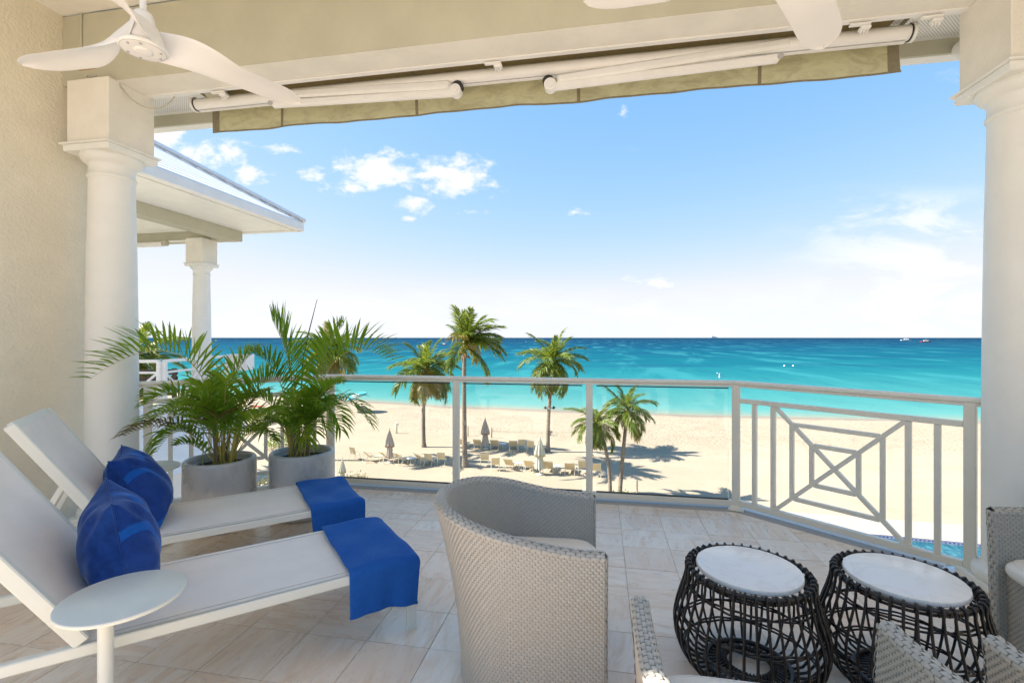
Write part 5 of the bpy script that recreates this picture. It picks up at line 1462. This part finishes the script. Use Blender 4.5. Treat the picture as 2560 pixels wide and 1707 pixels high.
parasol(1349, 1186, 1088, MAT['parasol_pale'], 'closed pale green parasol among the right chaises', 3)
parasol(856, 1212, 1146, MAT['parasol_pale'], 'closed pale parasol low behind the glass corner and planter', 4)

# posts and rope across the sand
mk_plain('post_wood', (.40, .34, .26), .9, .1)
def post(u, v, h, rad, label, mat='post_wood', head=False):
    r, d = rd(u, v); t = thing('sand_post', label, 'post', cw(r, d, GZ), 0, 'posts standing in the sand')
    m = MB(); m.lathe([(0, -.1), (rad, -.1), (rad, h-.02), (rad*.8, h), (0, h)], 14); m.build('shaft', MAT[mat], t)
    if head:
        m = MB(); m.box((.06, 0, h-.12), (.34, .10, .22), bev=.02); m.build('sign_head', MAT[mat], t)
    return t
post(991, 1083, 1.0, .10, 'pale stubby post with a head standing alone in the sand', 'cream_frame', True)
post(1170, 1090, .9, .05, 'slim wooden post beside the trunk of the tallest palm')
post(1229, 1094, .95, .06, 'wooden post beside the farther tan parasol, rope end')
post(1375, 1088, .45, .10, 'short post with a small board behind the floodlit palm', 'post_wood', True)
post(1593, 1246, 1.0, .05, 'pale post near the railing right of the young palms', 'cream_frame')
a_, b_ = rd(1229, 1094), rd(1478, 1090)
P0 = cw(*a_, GZ+.62); P1 = cw(*b_, GZ+.5); pm = (P0+P1)/2+Vector((0, 0, -.38))
m = MB(); m.tube(bez([P0, pm, P1], 24), .012, 5)
tag(m.build('rope', MAT['post_wood']), 'thin rope sagging across the sand from the wooden post', 'rope')

# bathers under a blue beach umbrella
mk_fabric('umbrella_blue', (.06, .38, .62), 10, .1); mk_fabric('umbrella_pale', (.45, .66, .74), 10, .1)
mk_plain('skin', (.36, .20, .13), .6); mk_plain('swim_dark', (.05, .05, .08), .8); mk_plain('shirt_grey', (.36, .42, .44), .9); mk_plain('hair_dark', (.03, .02, .015), .7); mk_fabric('sling_teal', (.10, .26, .28), 20, .1)
mk_plain('red_cloth', (.55, .05, .04), .9)
def bather(r, d, h, label, cloth, recline):
    t = thing('person', label, 'person', cw(r, d, GZ), T+h, 'people sitting on the far beach')
    hip = Vector((0, 0, .34)); ch = hip+Vector((-.42*recline, 0, .40)); nk = ch+Vector((-.08*recline, 0, .13)); hd = nk+Vector((.0, 0, .16))
    V = [hip, ch, nk]; E = [(0, 1), (1, 2)]; Rr = [.15, .16, .055]
    for sg in (-1, 1):
        k = len(V); V += [ch+Vector((0, sg*.19, .04)), ch+Vector((.14, sg*.26, -.20)), ch+Vector((.36, sg*.22, -.24)), ch+Vector((.44, sg*.2, -.23))]; Rr += [.065, .05, .04, .035]; E += [(1, k), (k, k+1), (k+1, k+2), (k+2, k+3)]
        k = len(V); V += [hip+Vector((.05, sg*.10, 0)), hip+Vector((.46, sg*.13, .10)), hip+Vector((.80, sg*.13, -.24)), hip+Vector((.96, sg*.14, -.27))]; Rr += [.10, .07, .05, .035]; E += [(0, k), (k, k+1), (k+1, k+2), (k+2, k+3)]
    me = bpy.data.meshes.new('body'); me.from_pydata(V, E, []); o = inst('body', me, t); me.materials.append(MAT['skin'])
    sk = o.modifiers.new('skin', 'SKIN'); me.skin_vertices or None
    if not me.skin_vertices:
        bm = bmesh.new(); bm.from_mesh(me); bm.verts.layers.skin.verify(); bm.to_mesh(me); bm.free()
    for i, x in enumerate(Rr): me.skin_vertices[0].data[i].radius = (x, x); me.skin_vertices[0].data[i].use_root = (i == 0)
    o.modifiers.new('sub', 'SUBSURF').render_levels = 1
    m = MB(); m.lathe([(0, -.12), (.06, -.10), (.085, -.02), (.08, .06), (.05, .11), (0, .125)], 14, Matrix.Translation(hd)); m.tube([hd+Vector((.08, 0, .0)), hd+Vector((.11, 0, -.02))], [.02, .012], 6); m.build('head', MAT['skin'], t)
    m = MB(); m.lathe([(.092, -.02), (.094, .05), (.06, .12), (0, .14)], 14, Matrix.Translation(hd+Vector((-.015, 0, .0))), cap=False); m.build('hair', MAT['hair_dark'], t)
    m = MB(); m.tube([hip+Vector((0, 0, -.02)), hip.lerp(ch, .5), ch+Vector((0, 0, .06))], [.185, .18, .19], 14); m.build('clothes', MAT[cloth], t)
def lowchair(r, d, h, label):
    t = thing('low_beach_chair', label, 'beach chair', cw(r, d, GZ), T+h, 'low teal beach chairs')
    m = MB(); m.grid(lambda u, v: Vector((lerp(-.12, -.62, u), lerp(-.3, .3, v), lerp(.18, .80, u))), 4, 4); m.build('back_sling', MAT['sling_teal'], t)
    m = MB(); m.grid(lambda u, v: Vector((lerp(-.12, .45, u), lerp(-.3, .3, v), lerp(.18, .24, u))), 4, 4); m.build('seat_sling', MAT['sling_teal'], t)
    m = MB()
    for sg in (-1, 1):
        m.tube([(.42, sg*.3, 0), (.45, sg*.3, .24), (-.12, sg*.3, .18), (-.62, sg*.3, .80)], .016, 6); m.tube([(-.5, sg*.3, 0), (-.12, sg*.3, .18)], .016, 6); m.tube([(.3, sg*.3, .42), (-.35, sg*.3, .45)], .016, 6)
    m.build('frame', MAT['screw_grey'], t)
r, d = rd(900, 1030); bather(r, d, R(20), 'person in dark clothes reclining under the blue beach umbrella', 'swim_dark', .8); lowchair(r, d, R(20), 'low teal beach chair under the person in dark clothes')
r, d = rd(916, 1031); bather(r, d-.3, R(10), 'person in a grey shirt seated right of the blue umbrella', 'shirt_grey', .9); lowchair(r, d-.3, R(10), 'low teal beach chair under the person in the grey shirt')
r, d = rd(893, 1031); t = thing('beach_umbrella', 'open blue and white beach umbrella tilted over two bathers', 'beach umbrella', cw(r, d+.5, GZ))
m = MB(); m.tube([(0, 0, 0), (-.35*CT, -.35*ST, 2.2)], .022, 6); m.build('pole', MAT['cream_frame'], t)
for k in range(8):
    def gore(u, v, k=k):
        a = (k+u)/8*2*math.pi; rr = 1.35*v; return Vector((rr*math.cos(a), rr*math.sin(a), .10-.55*v*v+.05*v*abs(u-.5)))
    m = MB(); m.grid(gore, 4, 6, Matrix.Translation((-.35*CT, -.35*ST, 2.15)) @ Matrix.Rotation(R(-24), 4, (ST*-1+.2, CT, 0))); m.build('gore', MAT['umbrella_blue' if k % 2 else 'umbrella_pale'], t)
r, d = rd(640, 1022); t = thing('red_sunbed', 'low red sunbed on the sand behind the potted palms', 'sunbed', cw(r, d, GZ), T+.4)
m = MB(); m.box((0, 0, .30), (1.7, .7, .10), bev=.03); m.build('mattress', MAT['red_cloth'], t)
m = MB(); m.box((-.9, 0, .5), (.5, .7, .1), rot=Matrix.Rotation(-.8, 3, 'Y').to_3x3(), bev=.03); m.build('headrest', MAT['red_cloth'], t)
for x in (-.6, .6):
    for y in (-.28, .28): MB().box((x, y, .13), (.05, .05, .26)).build('leg', MAT['cream_frame'], t)

# shrubs and dune plants
def shrub(name, loc, w, h, n, mat, label, seed, leaf=.09, group='low shrubs between building and beach', up=.3):
    rng = random.Random(seed); t = thing(name, label, 'shrub', loc, 0, group)
    st = MB(); lf = MB()
    for k in range(9):
        a = rng.uniform(0, 6.28); rr = rng.uniform(.1, .45)*w; p = Vector((math.cos(a)*rr, math.sin(a)*rr, h*rng.uniform(.5, .95)))
        st.tube([Vector((0, 0, 0)), p*.5+Vector((0, 0, h*.1)), p], [.018, .012, .005], 5)
    for k in range(n):
        a = rng.uniform(0, 6.28); rr = math.sqrt(rng.random())*w*.5; hz = h*(1-(rr/(w*.5))**2*.6)
        p = Vector((math.cos(a)*rr, math.sin(a)*rr, hz*rng.uniform(.25, 1)*(1+.25*math.sin(a*3+seed)))) 
        d = Vector((rng.uniform(-1, 1), rng.uniform(-1, 1), rng.uniform(-.3, 1))).normalized(); s = d.orthogonal().normalized(); L = leaf*rng.uniform(.7, 1.4)
        lf.add([p, p+d*L*.5+s*L*.28, p+d*L, p+d*L*.5-s*L*.28], [(0, 1, 2, 3)])
    st.build('stems', MAT['areca_cane'], t); o = lf.build('foliage', MAT[mat], t); o['kind'] = 'stuff'
for i, (u, v, w, h, n, mt, l) in enumerate(((890, 1212, 1.7, .75, 500, 'dry_scrub', 'sparse dune shrub behind the first glass panel near the planter'), (1555, 1262, 1.9, .62, 900, 'shrub_leaf', 'small green shrub below the railing at the foot of the young palms'),
     (640, 1060, 3.2, 1.5, 1500, 'shrub_leaf', 'green bushy shrub beyond the railing behind the potted palms'), (560, 1075, 3.0, 1.3, 1300, 'shrub_leaf', 'green shrub beyond the railing left of the other bush'),
     (668, 1225, 1.4, .8, 600, 'dry_scrub', 'grey green scrub glimpsed in the gap between the two planters'), (700, 1120, 2.4, 1.2, 900, 'shrub_leaf', 'leafy shrub on the sand behind the right planter'))):
    r, d = rd(u, v); shrub('dune_shrub', cw(r, d, GZ), w, h, n, mt, l, 60+i, leaf=.13 if mt == 'shrub_leaf' else .09)
def scrub_strip():
    rng = random.Random(77); m = MB()
    for k in range(2600):
        q = rng.random(); r = lerp(-8.6, -3.2, q); d = 27.6+rng.gauss(0, .45)
        p = cw(r, d, GZ+.01); L = rng.uniform(.08, .34); a = rng.uniform(0, 6.28)
        tp = p+Vector((math.cos(a)*L*.6, math.sin(a)*L*.6, L)); s = Vector((-math.sin(a), math.cos(a), 0))*.018
        m.add([p-s, p+s, tp], [(0, 1, 2)])
    o = m.build('beach_grass', MAT['dry_scrub']); tag(o, kind='stuff')
scrub_strip()

# ================================================================== ON THE WATER
mk_plain('hull_white', (.78, .78, .78), .35); mk_plain('hull_red', (.55, .06, .05), .35); mk_plain('cabin_dark', (.06, .07, .09), .2)
def sea_at(u, v): return onz(u, v, SEA)
def hull_mesh(L, B, H, sheer=.25):
    def f(u, v):
        x = (u-.5)*L; w = B/2*min(1, (1-u)*3.2)**.6 if u > .6 else B/2*(.86+.14*min(1, u*4)); a = (v-.5)*math.pi
        zz = H*(1+sheer*max(0, u-.4)**2*2); return Vector((x+(.06*L*max(0, u-.6)*(abs(math.sin(a)))), w*math.sin(a)*(1 if abs(a) < 1.4 else 1), -H*.4+(zz+H*.4)*(1-math.cos(a))**.8))
    return MB().grid(f, 16, 12)
def boat(u, v, L, label, hull, ang, kind):
    t = thing('sailboat' if kind == 'sail' else 'motor_boat', label, 'boat', sea_at(u, v), T+ang, 'boats out on the sea')
    B = L*.28; H = L*.10
    if kind == 'sail':
        for sy in (-.5, .5):
            m = hull_mesh(L, L*.12, H); m.build('hull', MAT[hull], t).location = (0, sy*L*.4, 0)
        m = MB(); m.box((0, 0, H*1.15), (L*.6, L*.5, H*.3), bev=.1); m.build('deck', MAT['hull_white'], t)
        m = MB(); m.box((-L*.08, 0, H*1.7), (L*.3, L*.34, H*.9), bev=.2); m.build('cabin', MAT['hull_white'], t)
        m = MB(); m.tube([(L*.08, 0, H), (L*.08, 0, L*1.75)], L*.011, 6); m.build('mast', MAT['screw_grey'], t)
        m = MB(); m.tube([(L*.08, 0, H*3), (-L*.38, 0, H*3)], L*.018, 6); m.build('boom', MAT['hull_white'], t)
        m = MB(); m.tube([(L*.08, 0, L*1.7), (L*.5, 0, H*1.2)], L*.004, 4); m.tube([(L*.08, 0, L*1.7), (-L*.45, 0, H*1.2)], L*.004, 4); m.build('stays', MAT['screw_grey'], t)
    else:
        m = hull_mesh(L, B, H); m.build('hull', MAT[hull], t)
        m = MB(); m.box((0, 0, H*1.0), (L*.8, B*.8, H*.1)); m.build('deck', MAT['hull_white'], t)
        m = MB(); m.box((-L*.05, 0, H*1.6), (L*.42, B*.7, H*1.1), bev=H*.2); m.build('cabin', MAT['hull_white'], t)
        m = MB(); m.box((.0, 0, H*1.75), (L*.40, B*.72, H*.35)); m.build('window_band', MAT['cabin_dark'], t)
        m = MB(); m.box((-L*.05, 0, H*2.5), (L*.30, B*.6, H*.12)); m.build('flybridge_roof', MAT[hull], t)
        m = MB(); m.tube([(-L*.05, 0, H*2.5), (-L*.05, 0, H*4.2)], L*.006, 5); m.build('mast', MAT['screw_grey'], t)
boat(1111, 862, 7.5, 'white catamaran with bare mast beside the tallest palm crown', 'hull_red', R(10), 'sail')
boat(2313, 855.5, 18, 'red and white motor boat near the horizon on the right', 'hull_red', R(170), 'motor')
boat(2264, 851.5, 26, 'white motor boat left of the red boat near the horizon', 'hull_white', R(165), 'motor')
boat(540, 853.5, 11, 'tiny boat on the horizon left, beyond the villa column', 'hull_white', R(0), 'motor')
t = thing('ship', 'long pale ship on the horizon right of centre', 'ship', sea_at(1785, 845.1), T)
m = hull_mesh(150, 22, 12); m.build('hull', MAT['hull_white'], t)
for i, (x, l, z) in enumerate(((0, 110, 17), (-8, 90, 25), (-14, 60, 32))): m = MB(); m.box((x, 0, z), (l, 18-2*i, 8)); m.build('deck_house', MAT['hull_white'], t)
m = MB(); m.tube([(-30, 0, 34), (-34, 0, 48)], [5, 4], 10); m.build('funnel', MAT['cabin_dark'], t)
def buoy(u, v, rad, label, tall=False):
    t = thing('buoy', label, 'buoy', sea_at(u, v), 0, 'white buoys floating in the swimming zone')
    if tall:
        m = MB(); m.tube([(0, 0, -.2), (0, 0, .95)], [.16, .14], 10); m.build('float', MAT['hull_white'], t)
        m = MB(); m.tube([(0, 0, .62), (0, 0, .78)], .165, 10); m.build('stripe', MAT['husk'], t)
    else:
        m = MB(); m.lathe([(0, -rad*.5), (rad*.8, -rad*.4), (rad, .1), (rad*.75, rad*.65), (0, rad)], 12); m.build('float', MAT['hull_white'], t)
        m = MB(); m.tube([(rad*.2, 0, rad*.9), (0, 0, rad*1.25), (-rad*.2, 0, rad*.9)], rad*.08, 5); m.build('ring', MAT['screw_grey'], t)
buoy(1799, 944, .2, 'tall white marker buoy just above the railing near the corner post', True)
buoy(1793, 933, .18, 'small round white buoy just behind the tall marker buoy')
buoy(1961, 915, .32, 'left of two round white buoys floating side by side')
buoy(1983, 915, .32, 'right of two round white buoys floating side by side')
buoy(1237, 891, .3, 'white marker buoy between the tall palm and the right palm', True)
buoy(1315, 854, .8, 'tiny white buoy far out left of the right palm crown')
